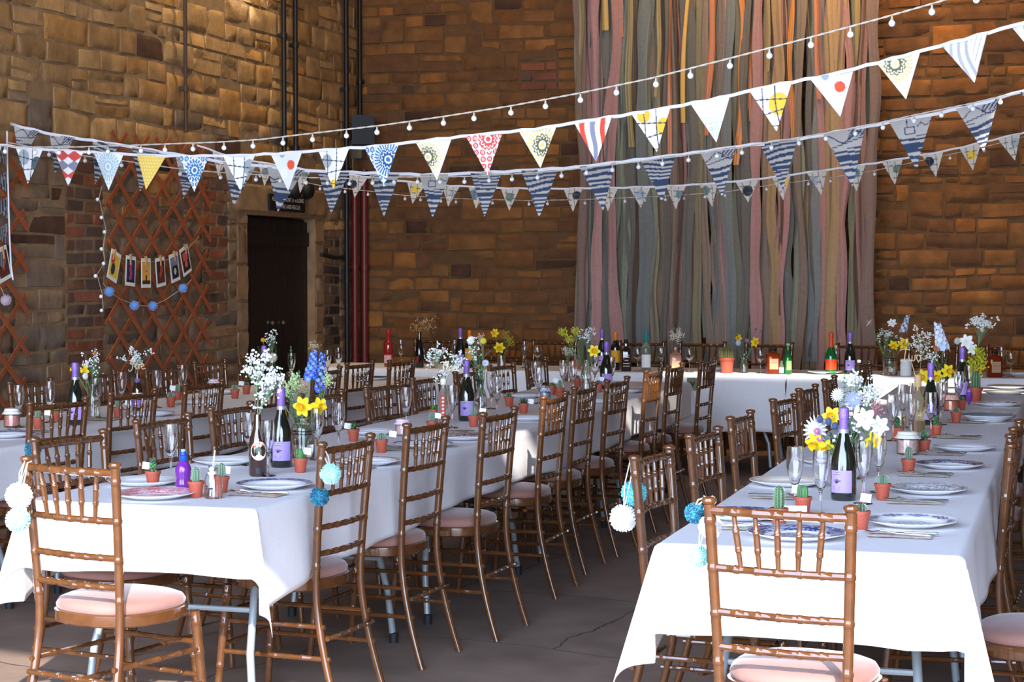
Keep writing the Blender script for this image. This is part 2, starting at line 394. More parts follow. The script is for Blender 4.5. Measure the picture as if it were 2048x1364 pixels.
# notice over the door
py0, py1 = yl(531), yl(601)
sg = empty('wall_notice', (WX+.035, (py0+py1)/2, zl(566, 407)), 0, 'black notice board with white lettering on the lintel above the dark door', 'sign')
b = MB(); b.box((0, 0, 0), (.02, py1-py0, .135)); b.build('board', M_black, sg, False)
b = MB()
for (tx, zz, ww) in (('ASSEMBLE IN FRONT OF BUILDING', .028, .6), ('FOR FIRE AND RESCUE', -.03, .45)):
    vs_, fs_ = text_mesh(tx, .05); wd = max(v[0] for v in vs_)-min(v[0] for v in vs_); k = ww*(py1-py0)/.66/wd
    b.add([(.0125, v[0]*k, zz+v[1]*.95) for v in vs_], fs_)
b.build('lettering', M_white, sg, False)
def pipe_px(name, pxs, y0, y1, r, m, wall, label, cat='pipe', clips=()):
    # vertical pipe on a wall, given by its place in the picture
    if wall == 'L': P = (WX+r+.05, min(at(pxs, 560, X=WX+r+.05).y, WY-r-.03)); zz0, zz1 = zl(pxs, y1), zl(pxs, y0)
    else: P = (at(pxs, 560, Y=WY-r-.035).x, WY-r-.035); zz0, zz1 = zb(pxs, y1), zb(pxs, y0)
    o = empty(name, (P[0], P[1], zz0), 0, label, cat)
    b = MB(); b.tube([(0, 0, 0), (0, 0, zz1-zz0)], r, 12); b.build('tube', m, o)
    z = .3
    while z < zz1-zz0:
        b = MB(); b.lathe([(r+.001, z), (r+.008, z), (r+.008, z+.04), (r+.001, z+.04)], 12)
        if wall == 'L': b.box((-r-.01, 0, z+.02), (.04, .05, .03))
        else: b.box((0, r+.01, z+.02), (.05, .04, .03))
        b.build('clip', m, o); z += .85
    return o
M_red = mat('oxblood paint', S(112, 36, 34), .4)
M_blackpipe = mat('black iron', S(26, 22, 22), .45)
M_rust = mat('brown conduit', S(78, 58, 42), .6)
pipe_px('downpipe', 710, 352, 790, .03, M_red, 'L', 'dark red pipe in the corner, the left one of the pair')
pipe_px('downpipe', 729, 340, 790, .035, M_red, 'B', 'dark red pipe in the corner, the right one of the pair')
pipe_px('conduit', 570, -90, 360, .02, M_blackpipe, 'L', 'black iron conduit running up the left wall above the door, the left of two')
pipe_px('conduit', 593, -90, 375, .02, M_blackpipe, 'L', 'black iron conduit running up the left wall above the door, the right of two')
pipe_px('conduit', 694, -90, 820, .022, M_blackpipe, 'L', 'black conduit running full height just left of the room corner')
pipe_px('conduit', 721, -90, 235, .02, M_blackpipe, 'B', 'black conduit coming down to the loudspeaker in the corner')
pipe_px('conduit', 374, -90, 268, .014, M_rust, 'L', 'thin brown conduit on the left wall above the diamond trellis')
b = MB(); yy = np.linspace(dy1+.02, WY-.35, 14)
b.tube([(WX+.05, y, 1.66+.012*math.sin(y*9)) for y in yy], .017, 8)
tag(b.build('cable', M_blackpipe), 'black horizontal cable on the stone wall right of the dark door', 'cable')
sp = empty('wall_speaker', (xb(752), WY-.30, zb(752, 292)), 0, 'black wall-mounted loudspeaker in the corner of the barn', 'speaker')
MS = Matrix.Rotation(.35, 4, 'Z')
b = MB(); b.box((0, 0, .12), (.20, .18, .26), MS); b.build('cabinet', M_black, sp, False)
b = MB(); b.box((0, -.095, .12), (.17, .012, .22), MS); b.build('grille', M_darkgrey, sp, False)
b = MB(); b.tube([(0, .08, .12), (0, .31, .12)], .02); b.build('bracket', M_blackpipe, sp)
M_box = mat('beige plastic', S(122, 104, 86), .5)
bx = empty('junction_box', (xb(722), WY-.09, zb(722, 300)), 0, 'beige electrical box under the loudspeaker in the corner', 'box')
b = MB(); b.box((0, 0, 0), (.13, .1, .17)); b.build('case', M_box, bx, False)
b = MB(); b.tube([(0, 0, .08), (0, 0, .18), (-.05, 0, .24)], .012); b.build('gland', M_box, bx)
for i, px in enumerate((579, 604)):
    bl = empty('alarm_bell', (WX+.02, yl(px), zl(px, 382)), 0, 'round black alarm bell above the door, the %s of two' % ('left', 'right')[i], 'bell')
    b = MB(); b.lathe([(0, .09), (.03, .088), (.06, .07), (.072, .04), (.075, .02), (.05, .015)], 20, Matrix.Rotation(PI/2, 4, 'Y')); b.build('dome', M_black, bl)
    b = MB(); b.box((.015, 0, .05), (.05, .03, .14)); b.build('bracket', M_blackpipe, bl, False)
# lamps high on the walls (above the frame) that warm the stone
M_lampe = mat('warm lamp glass', (1, .72, .38, 1), .4, emit=14)
def wall_lamp(loc, aim, power, col, ang, label, size=.12):
    o = empty('flood_light', loc, 0, label, 'light')
    v = (Vector(aim)-Vector(loc)).normalized(); q = v.to_track_quat('-Z', 'Y').to_matrix().to_4x4()
    b = MB(); b.lathe([(.05, .12), (.09, .10), (.11, 0), (.10, 0), (.08, .09)], 20, q); b.build('housing', M_black, o)
    b = MB(); b.lathe([(0, .012), (.098, .012)], 20, q); b.build('lens', M_lampe, o)
    l = bpy.data.lights.new('lamp', 'SPOT'); l.energy = power; l.color = col; l.spot_size = ang; l.spot_blend = .8; l.shadow_soft_size = size
    lo = bpy.data.objects.new('lamp', l); COL.objects.link(lo); lo.parent = o; lo.location = v*.05; lo.rotation_euler = v.to_track_quat('-Z', 'Y').to_euler()
    return o
wall_lamp((WX+.75, 13.1, 5.6), (WX, 13.0, 3.6), 150, (1, .80, .48), 1.5, 'flood light high on the left wall above the conduits')
wall_lamp((-2.6, WY-1.5, 5.9), (-2.6, WY, 3.9), 230, (1, .64, .30), 1.3, 'flood light above the left part of the fabric backdrop')
wall_lamp((-1.2, WY-1.5, 5.9), (-1.2, WY, 3.9), 230, (1, .64, .30), 1.3, 'flood light above the right part of the fabric backdrop')
wall_lamp((-4.6, WY-2.2, 5.7), (-4.6, WY, 3.0), 45, (1, .72, .42), 2.0, 'flood light above the bare stretch of back wall')
wall_lamp((WX+1.6, 10.6, 5.7), (WX, 10.8, 3.2), 70, (1, .80, .52), 2.0, 'flood light above the trellises')
# ------------------------------------------------------------------ tables and cloths
RT = (-1.13, -.30, 5.2, 12.75); MT = (-3.42, -2.58, 5.55, 12.7); LT = (-5.36, -4.53, 5.8, 12.8); HT = (-5.95, 2.0, 13.85, 14.6); FT = (1.05, 1.85, 6.6, 12.75)
TZ = .75
def folding_table(x0, x1, y0, y1, label, along='Y'):
    cx_, cy_ = (x0+x1)/2, (y0+y1)/2
    o = empty('folding_table', (cx_, cy_, 0), 0, label, 'table', 'folding tables under the white cloths')
    w, d = x1-x0-.03, y1-y0-.02
    b = MB(); b.box((0, 0, TZ-.03), (w, d, .03)); b.build('table_top', M_box, o, False)
    for e in (-1, 1):
        for sgn in (-1, 1):
            b = MB()
            if along == 'Y': q = [(sgn*.28, e*(d/2-.62), TZ-.05), (sgn*.28, e*(d/2-.3), .42), (sgn*.30, e*(d/2-.22), .22), (sgn*.32, e*(d/2-.2), .0)]
            else: q = [(e*(w/2-.62), sgn*.25, TZ-.05), (e*(w/2-.3), sgn*.25, .42), (e*(w/2-.22), sgn*.27, .22), (e*(w/2-.2), sgn*.29, .0)]
            b.tube(q, .014, 10); lg = b.build('leg', M_grey, o)
            b = MB(); p = q[-1]; b.lathe([(.018, 0), (.02, .04), (.015, .045)], 12, Matrix.Translation(p)); b.build('foot', M_darkgrey, lg)
        b = MB()
        if along == 'Y': b.tube([(-.29, e*(d/2-.28), .36), (.29, e*(d/2-.28), .36)], .010, 8)
        else: b.tube([(e*(w/2-.28), -.26, .36), (e*(w/2-.28), .26, .36)], .010, 8)
        b.build('crossbar', M_grey, o)
def tables(T, n, nm, along='Y'):
    x0, x1, y0, y1 = T
    ords = ['frontmost', 'second', 'third', 'rearmost'] if along == 'Y' else ['leftmost', 'second', 'third', 'rightmost']
    for i in range(n):
        k = ords[i] if i < n-1 else ords[3]
        if along == 'Y': folding_table(x0, x1, y0+(y1-y0)*i/n, y0+(y1-y0)*(i+1)/n, 'grey-legged folding table, %s one under the %s cloth' % (k, nm))
        else: folding_table(x0+(x1-x0)*i/n, x0+(x1-x0)*(i+1)/n, y0, y1, 'grey-legged folding table, %s one under the %s cloth' % (k, nm), along)
tables(MT, 4, 'middle long'); tables(RT, 4, 'right long'); tables(LT, 4, 'left long'); tables(HT, 4, 'head table', 'X'); tables(FT, 3, 'far right')
def cloth(T, ox, oy, label, seed, flare=.30, amp=1.0, gather=True):
    x0, x1, y0, y1 = T; rnd = random.Random(seed); w, d = x1-x0, y1-y0
    from mathutils import noise as N
    cx_, cy_ = (x0+x1)/2, (y0+y1)/2
    us = []
    def axis(L, o, st):
        a = list(np.linspace(-L/2-o, -L/2-.012, 15))+[-L/2-.006, -L/2-.002, -L/2+.004, -L/2+.012]
        k = int((L-.05)/st); mid = list(np.linspace(-L/2+.04, L/2-.04, max(4, k))); return a+mid+[-q for q in reversed(a)]
    U = axis(w, ox, .08); V = axis(d, oy, .055)
    rr = .018
    def drop(e):   # overhang length -> (outward, down) with a rounded edge
        if e <= 0: return 0, 0
        q = rr*PI/2
        if e < q: a = e/rr; return rr*math.sin(a), rr*(1-math.cos(a))
        return rr, rr+(e-q)
    vs = []
    for u in U:
        for v in V:
            ex = (abs(u)-w/2)*(1+.50*math.exp(-max(0, v+d/2)/.5)) if abs(u) > w/2 else abs(u)-w/2; ey = abs(v)-d/2; sx_ = 1 if u > 0 else -1; sy_ = 1 if v > 0 else -1
            bx_ = max(min(u, w/2), -w/2); by_ = max(min(v, d/2), -d/2)
            zt = TZ+.004+.0012*N.noise(Vector((u*5, v*5, seed)))
            if ex <= 0 and ey <= 0: vs.append((cx_+u, cy_+v, zt)); continue
            if ex > 0 and ey > 0:
                r_ = math.hypot(ex, ey); th = math.atan2(ey, ex); tn_ = math.atan2((abs(v)-d/2)/oy, (abs(u)-w/2)/ox); o_, dn_ = drop(r_)
                k = math.sin(2*tn_)**.8; fl = flare*k*r_; shr = math.sqrt(max(.2, 1-(fl/r_)**2)) if r_ > 0 else 1
                ox_ = math.cos(th)**2; oy_ = 1-ox_
                vs.append((cx_+bx_+sx_*(o_*math.cos(th)+fl*.72), cy_+by_+sy_*(o_*math.sin(th)+fl*.62), zt-dn_*shr)); continue
            if ex > 0:
                o_, dn_ = drop(ex); f = min(1, ex/.25); wv = amp*f*(.016*math.sin(v*5.1+seed)+.012*math.sin(v*11.7+seed*2)+.010*N.noise(Vector((v*3, seed, 0)))*2)+f*.02
                fr = min(1, (d/2-abs(v))/.12); vs.append((cx_+bx_+sx_*(o_+max(-.015, wv)*fr), cy_+v, zt-dn_-.01*f*math.sin(v*2.3+seed)*fr))
            else:
                o_, dn_ = drop(ey); f = min(1, ey/.2); wv = amp*f*(.014*math.sin(u*7+seed)+.01*math.sin(u*17+seed))+f*.012
                fr = min(1, (w/2-abs(u))/.12); vs.append((cx_+u, cy_+by_+sy_*(o_+max(-.012, wv)*fr), zt-dn_+.012*f*math.sin(u*6+seed)*fr))
    nv = len(V); fs = [(i*nv+j, (i+1)*nv+j, (i+1)*nv+j+1, i*nv+j+1) for i in range(len(U)-1) for j in range(nv-1)]
    b = MB(); b.add(vs, fs); o = b.build('tablecloth', M_cloth, None, True, 80)
    md = o.modifiers.new('thick', 'SOLIDIFY'); md.thickness = .0015; md.offset = 1
    return tag(o, label, 'tablecloth', 'white tablecloths')
cloth(MT, .24, .24, 'long white cloth over the middle table, its front end brightly sunlit', 1, .30)
cloth(RT, .24, .27, 'long white cloth over the right table, its front end hanging at the lower right', 2, .34)
cloth(LT, .24, .25, 'long white cloth over the left table running along the trellis wall', 3)
cloth((HT[0], at(1574, 755, Y=13.85).x-.02, HT[2], HT[3]), .02, .45, 'white cloth over the left stretch of the head table', 4, .1, .6)
cloth((at(1574, 755, Y=13.85).x+.01, HT[1], HT[2], HT[3]), .02, .47, 'white cloth over the right stretch of the head table', 5, .1, .6)
cloth(FT, .24, .25, 'white cloth over the table beyond the right edge', 6)
# green paper sign with a black arrow pinned on the head table cloth
g = empty('paper_sign', at(1385, 768, Y=13.795), 0, 'small green paper square with a black arrow mark pinned to the head table cloth', 'sign')
b = MB(); b.box((0, 0, 0), (.085, .003, .095)); b.build('paper', mat('sage paper', S(120, 128, 92), .8), g, False)
b = MB(); b.add([(-.022, -.003, .018), (-.01, -.003, .02), (0, -.003, 0), (.010, -.003, .02), (.022, -.003, .018), (0, -.003, -.028)], [(0, 1, 2, 5), (2, 3, 4, 5)]); b.build('arrow', M_black, g, False)
# ------------------------------------------------------------------ chair
def prof_path(pts, r, rings, rb=.0032, dens=.02, taper=None):
    # resample a polyline; rings = arc positions (m) of turned bamboo knuckles
    P = [Vector(p) for p in pts]; L = [0]
    for i in range(1, len(P)): L.append(L[-1]+(P[i]-P[i-1]).length)
    tot = L[-1]; S_ = set(np.linspace(0, tot, max(2, int(tot/dens)+1)))
    for q in rings:
        for e in (-.0075, -.005, -.002, .002, .005, .0075): S_.add(min(max(q+e, 0), tot))
    S_ = sorted(S_); out = []; rr = []
    for s_ in S_:
        i = max(k for k in range(len(L)) if L[k] <= s_+1e-9); i = min(i, len(P)-2)
        t = (s_-L[i])/(L[i+1]-L[i]); out.append(P[i].lerp(P[i+1], t))
        base = r if taper is None else r*(taper[0]+(taper[1]-taper[0])*s_/tot)
        k = max([1-abs(abs(s_-q)-.0035)/.003 for q in rings]+[0]); k = max(0, min(1, k)); rr.append(base+rb*k)
    return out, rr
def post_curve(sx_):
    pts = []
    for i in range(15):
        z = .935*i/14
        if z < .45: k = (.45-z)/.45; y = -.185-.095*k**1.6
        else: k = (z-.45)/.485; y = -.185-.035*k**1.3
        pts.append((sx_*(.170+.014*abs(.45-z)/.45 if z < .45 else .170+.018*(z-.45)/.485), y, z))
    return pts
def make_chair():
    o = empty('chiavari_chair', (0, 0, 0), 0, 'chair', 'chair')
    def zr(lst): return [(z*1.01) for z in lst]
    for sx_ in (-1, 1):
        b = MB(); p, r = prof_path(post_curve(sx_), .0145, [.53, .575, .66, .70, .78, .86][::2]+[.905], .003, .03, (.9, 1.05))
        b.tube(p, r, 10)
        b.lathe([(.013, 0), (.0125, .006), (.0195, .012), (.0205, .018), (.017, .024), (.006, .027), (0, .0275)], 14, Matrix.Translation(Vector(p[-1])-Vector((0, 0, .008))))
        b.build('back_leg', M_wood, o)
        b = MB(); p, r = prof_path([(sx_*.185, .205, 0), (sx_*.168, .165, .435)], .0165, [.15, .30, .40], .003, .05, (.75, 1.0))
        b.tube(p, r, 10); b.build('front_leg', M_wood, o)
    def seat_xy(a, k=1.0):   # rounded outline, wider at the front
        c, s_ = math.cos(a), math.sin(a); q = (abs(c)**2.6+abs(s_)**2.6)**(-1/2.6)
        return .197*q*c*k*(1+.03*s_), .193*q*s_*k
    def ring(prof, name, m):
        b = MB(); seg = 40; vs = []; n = len(prof)
        for i in range(seg):
            a = 2*PI*i/seg
            for (k, z) in prof: x, y = seat_xy(a, k); vs.append((x, y, z))
        fs = [(i*n+j, ((i+1) % seg)*n+j, ((i+1) % seg)*n+j+1, i*n+j+1) for i in range(seg) for j in range(n-1)]
        b.add(vs, fs); return b.build(name, m, o)
    ring([(.6, .425), (.97, .425), (1.0, .43), (1.005, .445), (1.0, .462), (.96, .466), (.6, .466)], 'seat_frame', M_wood)
    ring([(.94, .464), (.965, .470), (.968, .480), (.93, .494), (.82, .503), (.55, .511), (.25, .514), (.0005, .515)], 'seat_cushion', M_velvet)
    def rail(z, name, r=.0105, k=5):
        i = (z-.45)/.485; y = -.185-.035*i**1.3; hw = .170+.018*i
        pts = [(-hw+2*hw*t, y-.018*math.sin(PI*t), z) for t in np.linspace(0, 1, 9)]
        w = 2*hw; p, rr = prof_path(pts, r, [w*(.5+(j-(k-1)/2)*.158) for j in range(k)], .0028, .04)
        b = MB(); b.tube(p, rr, 8); b.build(name, M_wood, o)
    rail(.918, 'top_rail', .0125); rail(.768, 'back_rail'); rail(.652, 'back_rail'); rail(.560, 'back_rail')
    for j in range(5):
        t0 = .5+(j-2)*.158; t1 = .5+(j-2)*.140
        ya = -.185-.035*((.918-.45)/.485)**1.3-.018*math.sin(PI*t0); yb = -.185-.035*((.768-.45)/.485)**1.3-.018*math.sin(PI*t1)
        pa = (-.188+.376*t0, ya, .915); pb = (-.182+.364*t1, yb, .770)
        p, rr = prof_path([pa, pb], .0062, [.045, .095], .0022, .012)
        n_ = len(p); rr = [r_+.0028*math.sin(PI*min(1, max(0, i/(n_-1)))) for i, r_ in enumerate(rr)]
        b = MB(); b.tube(p, rr, 8); b.build('spindle', M_wood, o)
    def st(a, c, name='stretcher', rn=3, r=.0085):
        L = (Vector(a)-Vector(c)).length; p, rr = prof_path([a, c], r, [L*(q+1)/(rn+1) for q in range(rn)], .0025, .06)
        b = MB(); b.tube(p, rr, 8); b.build(name, M_wood, o)
    st((-.178, -.232, .27), (.178, -.232, .27), rn=4); st((-.178, .187, .22), (.178, .187, .22)); st((-.173, .178, .33), (.173, .178, .33))
    for sx_ in (-1, 1):
        st((sx_*.176, -.222, .31), (sx_*.175, .180, .31), rn=3); st((sx_*.178, -.243, .20), (sx_*.179, .190, .20), rn=3)
    return o
ZC = .945
CH = make_chair(); first = [True]
def put_chair(loc, rz, label, group):
    if first[0]: first[0] = False; CH.location = loc; CH.rotation_euler = (0, 0, rz); tag(CH, label, 'chair', group); return CH
    return dup(CH, loc, rz, label, group)
def chair(x1, y1, x2, a0, label, group, facing=1):
    """left/near post head at pixel (x1,y1); the other post at column x2; a0 = expected direction (deg) from post 1 to post 2"""
    p = at(x1, y1, z=ZC); best = None
    for i in range(-250, 251):
        a = math.radians(a0+i*.1*1.0); q = (p.x+.376*math.cos(a), p.y+.376*math.sin(a), ZC)
        e = abs(pr(q)[0]-x2)+abs(i)*.02
        if best is None or e < best[0]: best = (e, a)
    a = best[1]
    # local x axis = post1->post2 (facing=1: chair faces 90deg CCW from it)
    mid = Vector((p.x+.188*math.cos(a), p.y+.188*math.sin(a), 0))
    rz = a if facing == 1 else a+PI
    fwd = Vector((-math.sin(rz), math.cos(rz), 0))
    return put_chair(mid+fwd*.222, rz, label, group)
num = ['first', 'second', 'third', 'fourth', 'fifth', 'sixth', 'seventh', 'eighth', 'ninth', 'tenth']
FEc = chair(52, 917, 229, -10, 'sunlit golden-brown chair at the front end of the middle table, lower left corner', 'end chairs')
FRc = chair(1418, 1000, 1702, 0, 'golden-brown chair at the front end of the right table, pompoms on its left post', 'end chairs')
RS = [(645, 888, 742), (815, 850, 892), (967, 828, 1030), (1088, 795, 1132), (1150, 776, 1190), (1215, 762, 1255), (1293, 743, 1322), (1337, 733, 1365), (1402, 722, 1430)]
ext = ['with mint and teal pompoms', 'without pompoms', 'bright cloth patch behind it', 'sunlight on its spindles', 'past the sun-striped one', 'beside bright cloth strip', 'in shade', 'one post glowing orange', 'nearest the head table']
for i, (a, b_, c) in enumerate(RS):
    chair(a, b_, c, 90, 'dark brown chair, right side of middle table, %s from front, %s' % (num[i], ext[i]), 'chairs on the right side of the middle table')
MLs = [(68, 878, 206), (272, 842, 375), (421, 817, 500), (602, 790, 682), (731, 772, 795), (824, 757, 880), (910, 745, 950), (978, 731, 1026), (1052, 720, 1090)]
for i, (a, b_, c) in enumerate(MLs):
    chair(a, b_, c, 90, 'dark brown chair, left side of middle table, %s from front%s' % (num[i], ', teal pompom on its post' if i == 0 else ''), 'chairs on the left side of the middle table', -1)
LRs = [(61, 806, 172), (222, 787, 311), (371, 768, 445), (520, 752, 580), (628, 740, 680), (695, 727, 746), (780, 722, 828)]
for i, (a, b_, c) in enumerate(LRs):
    chair(a, b_, c, 90, 'dark brown chair, right side of left table, %s from front' % num[i], 'chairs on the right side of the left table')
LLs = [(18, 765, 101), (172, 748, 227), (291, 737, 356), (388, 724, 449), (478, 713, 530)]
for i, (a, b_, c) in enumerate(LLs):
    chair(a, b_, c, 90, 'dark brown chair against the trellis wall at the left table, %s from the left edge' % num[i], 'chairs on the wall side of the left table', -1)
RLs = [(1268, 915, 1338), (1378, 872, 1435), (1460, 836, 1500), (1545, 800, 1588), (1597, 779, 1630), (1648, 760, 1668), (1716, 728, 1738)]
ex2 = [' with aqua and white pompoms', '', '', '', '', '', ', closest to the head table']
for i, (a, b_, c) in enumerate(RLs):
    chair(a, b_, c, 90, 'brown chair, left side of right table, %s from front%s' % (num[i], ex2[i]), 'chairs on the left side of the right table', -1)
for i, (x, y) in enumerate(((-.08, 5.62), (-.43, 6.66), (-.43, 7.36), (-.38, 8.3), (-.38, 9.2))):
    put_chair((x, y, 0), PI/2+(.04 if i == 1 else -.03), 'chair at the right edge, right side of right table, %s from front' % num[i], 'chairs on the right side of the right table')
for i, y in enumerate((7.1, 7.9)):
    put_chair((.82, y, 0), -PI/2, 'chair beyond the right table backing onto its row, %s from the front' % num[i], 'chairs beyond the right edge')
for i, px in enumerate((873, 1008, 1110, 1285, 1405, 1540, 1722, 1868, 2022)):
    p = at(px, 692, Y=15.12)
    put_chair((p.x, 14.88, 0), PI+.03*math.sin(i*3), 'brown chair behind the head table against the back wall, %s from the left' % num[i], 'chairs behind the head table')
# ------------------------------------------------------------------ patterned pennants
def interp(path, x):
    xs_ = [p[0] for p in path]; return float(np.interp(x, xs_, [p[1] for p in path]))
W = S(240, 240, 240); LN = S(70, 78, 88)
def mix(a, b_, t): t = max(0, min(1, t)); return tuple(a[i]*(1-t)+b_[i]*t for i in range(3))+(1,)
def seg(x, w): return 1 if abs(x) < w else 0
def p_grid(circ, bg=W, ln=LN, seed=0):
    def f(x, y):
        c = bg
        for (cx_, cy_, r, cc) in circ:
            if math.hypot(x-cx_, (y-cy_)) < r: c = cc
        for k, a in enumerate((-.22, .10)):
            if abs(x-a-.03*math.sin(y*4+k+seed)) < .013: c = ln
        for k, a in enumerate((.28, .55, .85)):
            if abs(y-a-.25*x*(-1)**k*.5) < .013: c = ln
        return c
    return f
def p_mandala(c1, c2, bg=W, cx_=0, cy_=.35, r=.42, n=26, full=False):
    def f(x, y):
        d = math.hypot(x-cx_, y-cy_); a = math.atan2(y-cy_, x-cx_)
        if d < .06: return c1
        if d < .10: return bg
        if d < .17+.025*math.cos(12*a): return c2
        if d < .20+.025*math.cos(12*a): return bg
        if d < .235+.02*math.cos(12*a): return c2
        if d < r: return c1 if math.cos(n*a) > -.25 else bg
        if d < r+.03: return bg
        q = math.hypot(((x*6+10) % 1)-.5, ((y*6) % 1)-.5)
        if full: return c1 if (.2 < q < .42) or q < .1 else bg
        return (c1 if .28 < q < .42 else bg) if d < r+.30 and (x < -.15 or y > .7) else bg
    return f
def p_dots(c1, c2):
    return lambda x, y: c2 if math.hypot(((x*11+.5*(int(y*11+20) % 2)+20) % 1)-.5, ((y*11+20) % 1)-.5) < .2 else c1
def p_vstripe(cols, tilt=.2, k=7):
    return lambda x, y: cols[int((x+tilt*y*x*2+.8+.03*math.sin(y*7))*k) % len(cols)]
def p_geo(): 
    A, B_, G = S(214, 84, 78), W, S(138, 140, 156)
    return lambda x, y: (A if int(y*4) % 2 == 0 else G) if abs(((y*4) % 1)-.5)*1.2+.0 < abs(((x*2.4+.5) % 1)-.5)*1.1+.12 else B_
def p_wave(seed, boat=0, bg=S(176, 170, 164), ink=S(54, 66, 90)):
    def f(x, y):
        if boat and y < .42:
            if boat == 1:
                if abs(abs(x+.05)-.11) < .014 and .2 < y < .36 or (abs(x+.05) < .12 and (abs(y-.2) < .014 or abs(y-.36) < .014)): return ink
                if abs(x+.1) < .012 and y < .2: return ink
                if abs(y-(.12+.08*abs(math.sin(x*14)))) < .012 and x > .12: return ink
                return bg
            q = abs(y-.18-.10*math.sin(x*9+seed))
            if q < .016 or abs(y-.30+.2*x) < .013 or math.hypot(x-.1, y-.2) < .035: return ink
            if x > .1 and y < .2 and math.sin((y+x)*60) > 0: return ink
            return bg
        s_ = math.sin((y+.03*math.sin(x*4+seed)+.006*math.sin(x*9+seed*3+y*4)+.05*x*math.sin(y*5+seed))*52+2.2*math.sin(y*7+seed))
        if .62 < y+.05*x < .72: return ink
        return ink if s_ > -.05 else bg
    return f
def p_red(): 
    RD = S(220, 86, 82); m_ = p_mandala(RD, RD, W, .08, .12, .26, 16, True); return m_
def p_pale():
    LB = S(178, 206, 222)
    return lambda x, y: LB if y > .5 and .18 < math.hypot(((x*7+10) % 1)-.5, ((y*7) % 1)-.5) < .36 else (mix(W, LB, .5) if abs(y-.42-.2*x) < .02 else W)
def p_circ(): 
    RD = S(232, 90, 62); G = S(224, 226, 234)
    return lambda x, y: RD if math.hypot(x-.12, y-.3) < .12 else (W if .06 < math.hypot(x+.1, y-.5) < .10 or math.hypot(x+.1, y-.5) < .03 else (S(160, 168, 180) if math.hypot(x+.15, y-.02) < .09 else G))
def p_zebra():
    G = S(176, 178, 180)
    return lambda x, y: G if math.sin((x+.06*math.sin(y*5))*38) > .2 and x < .12 or (x >= .12 and abs(((y*5+x*9) % 1)-.5) < .1) else S(236, 236, 238)
GR = S(168, 178, 184); TE = S(84, 108, 116); YE = S(236, 196, 72); OL = S(112, 112, 70); CR = S(222, 208, 148); BL = S(60, 124, 176); PB_ = S(170, 196, 208); DB = S(50, 54, 62)
def bunting(name, path, flags, Yf, label, ribbon_w, res, bgm=1.0, pattern_seed=0):
    x0_, y0_ = path[0]; mid = path[len(path)//2]
    org = at(mid[0], mid[1], Y=Yf(mid[0]))
    o = empty(name, org, 0, label, 'bunting')
    def W3(px, py, dy=0): return at(px, py, Y=Yf(px)+dy)-org
    # ribbon
    b = MB(); a, e = path[0][0], path[-1][0]; n = 90
    def rf(u, v):
        px = a+(e-a)*u; p = W3(px, interp(path, px)); return Vector((p.x, p.y+.0015, p.z+ribbon_w*(.5-v)+.003*math.sin(px*.11)))
    b.grid(n, 2, rf); rb = b.build('ribbon', M_ribbon, o); md = rb.modifiers.new('t', 'SOLIDIFY'); md.thickness = .0015
    for k, (l, r, tx, ty, pat) in enumerate(flags):
        A = W3(l, interp(path, l)); B_ = W3(r, interp(path, r)); T = W3(tx, ty)
        hh = (T-(A+B_)/2).length/(B_-A).length; rn = random.Random(k*7+pattern_seed); cu1 = rn.uniform(.006, .016); cu2 = rn.uniform(-.012, .012)
        b = MB()
        def ff(v, u):
            w = 1-.985*v; p = (A+B_)/2+(T-(A+B_)/2)*v+(B_-A)*((u-.5)*w)
            return Vector((p.x, p.y-.003+cu1*math.sin(PI*u*1.3+k)*w+cu2*v*v, p.z))
        b.grid(res, res, ff, cfn=lambda v, u: pat((u-.5)*(1-.985*v), v*min(hh, 1.4)))
        b.build('pennant', M_pennant, o, True, 180)
    return o
M_ribbon = mat('ribbon tape', S(232, 230, 234), .75)
P1 = [(-60, 283), (0, 290), (60, 297), (190, 305), (300, 311), (390, 312), (480, 311), (560, 307), (650, 300), (760, 292), (860, 280), (970, 268), (1080, 257), (1150, 245), (1300, 222), (1430, 198), (1540, 172), (1660, 150), (1790, 116), (1930, 78), (2060, 42), (2150, 12)]
F1 = [(-40, 6, -14, 355, p_mandala(CR, OL)), (30, 88, 58, 367, p_grid([(-.2, .25, .2, GR), (.3, .4, .2, TE)])), (108, 168, 136, 372, p_geo()), (188, 247, 217, 380, p_mandala(PB_, PB_, W, 0, .35, .38)),
      (275, 332, 294, 379, p_dots(S(238, 202, 96), S(248, 232, 172))), (360, 419, 388, 383, p_mandala(BL, BL, W, 0, .38, .3, 18, True)), (447, 512, 483, 382, p_grid([(.3, .3, .2, GR)])), (541, 606, 577, 381, p_circ()),
      (635, 700, 667, 378, p_grid([(-.22, .28, .17, GR), (.02, .95, .2, YE)])), (728, 797, 769, 373, p_mandala(BL, S(36, 90, 140), W, .18, .35, .4, 30, True)), (832, 902, 875, 360, p_mandala(CR, OL, W, -.18, .4, .36)), (933, 1005, 976, 350, p_red()),
      (1038, 1115, 1080, 335, p_mandala(S(232, 214, 140), OL, W, .08, .38, .40)), (1148, 1225, 1193, 323, p_vstripe([W, S(146, 148, 166), W, S(226, 86, 66)])), (1262, 1342, 1313, 303, p_grid([(-.2, .08, .17, YE), (.28, .4, .2, YE)], seed=1)), (1380, 1460, 1433, 284, p_pale()),
      (1499, 1583, 1553, 262, p_grid([(.15, .4, .24, YE)], seed=2)), (1620, 1707, 1681, 233, p_circ()), (1753, 1841, 1812, 198, p_mandala(CR, OL, W, -.1, .12, .4)), (1883, 1975, 1949, 165, p_zebra()), (2022, 2110, 2088, 130, p_vstripe([W, S(226, 86, 66), S(200, 200, 206)]))]
bunting('bunting', P1, F1, lambda x: 9.5-1.6*x/2048, 'nearest bunting, white ribbon with bright mixed-pattern pennants', .016, 52)
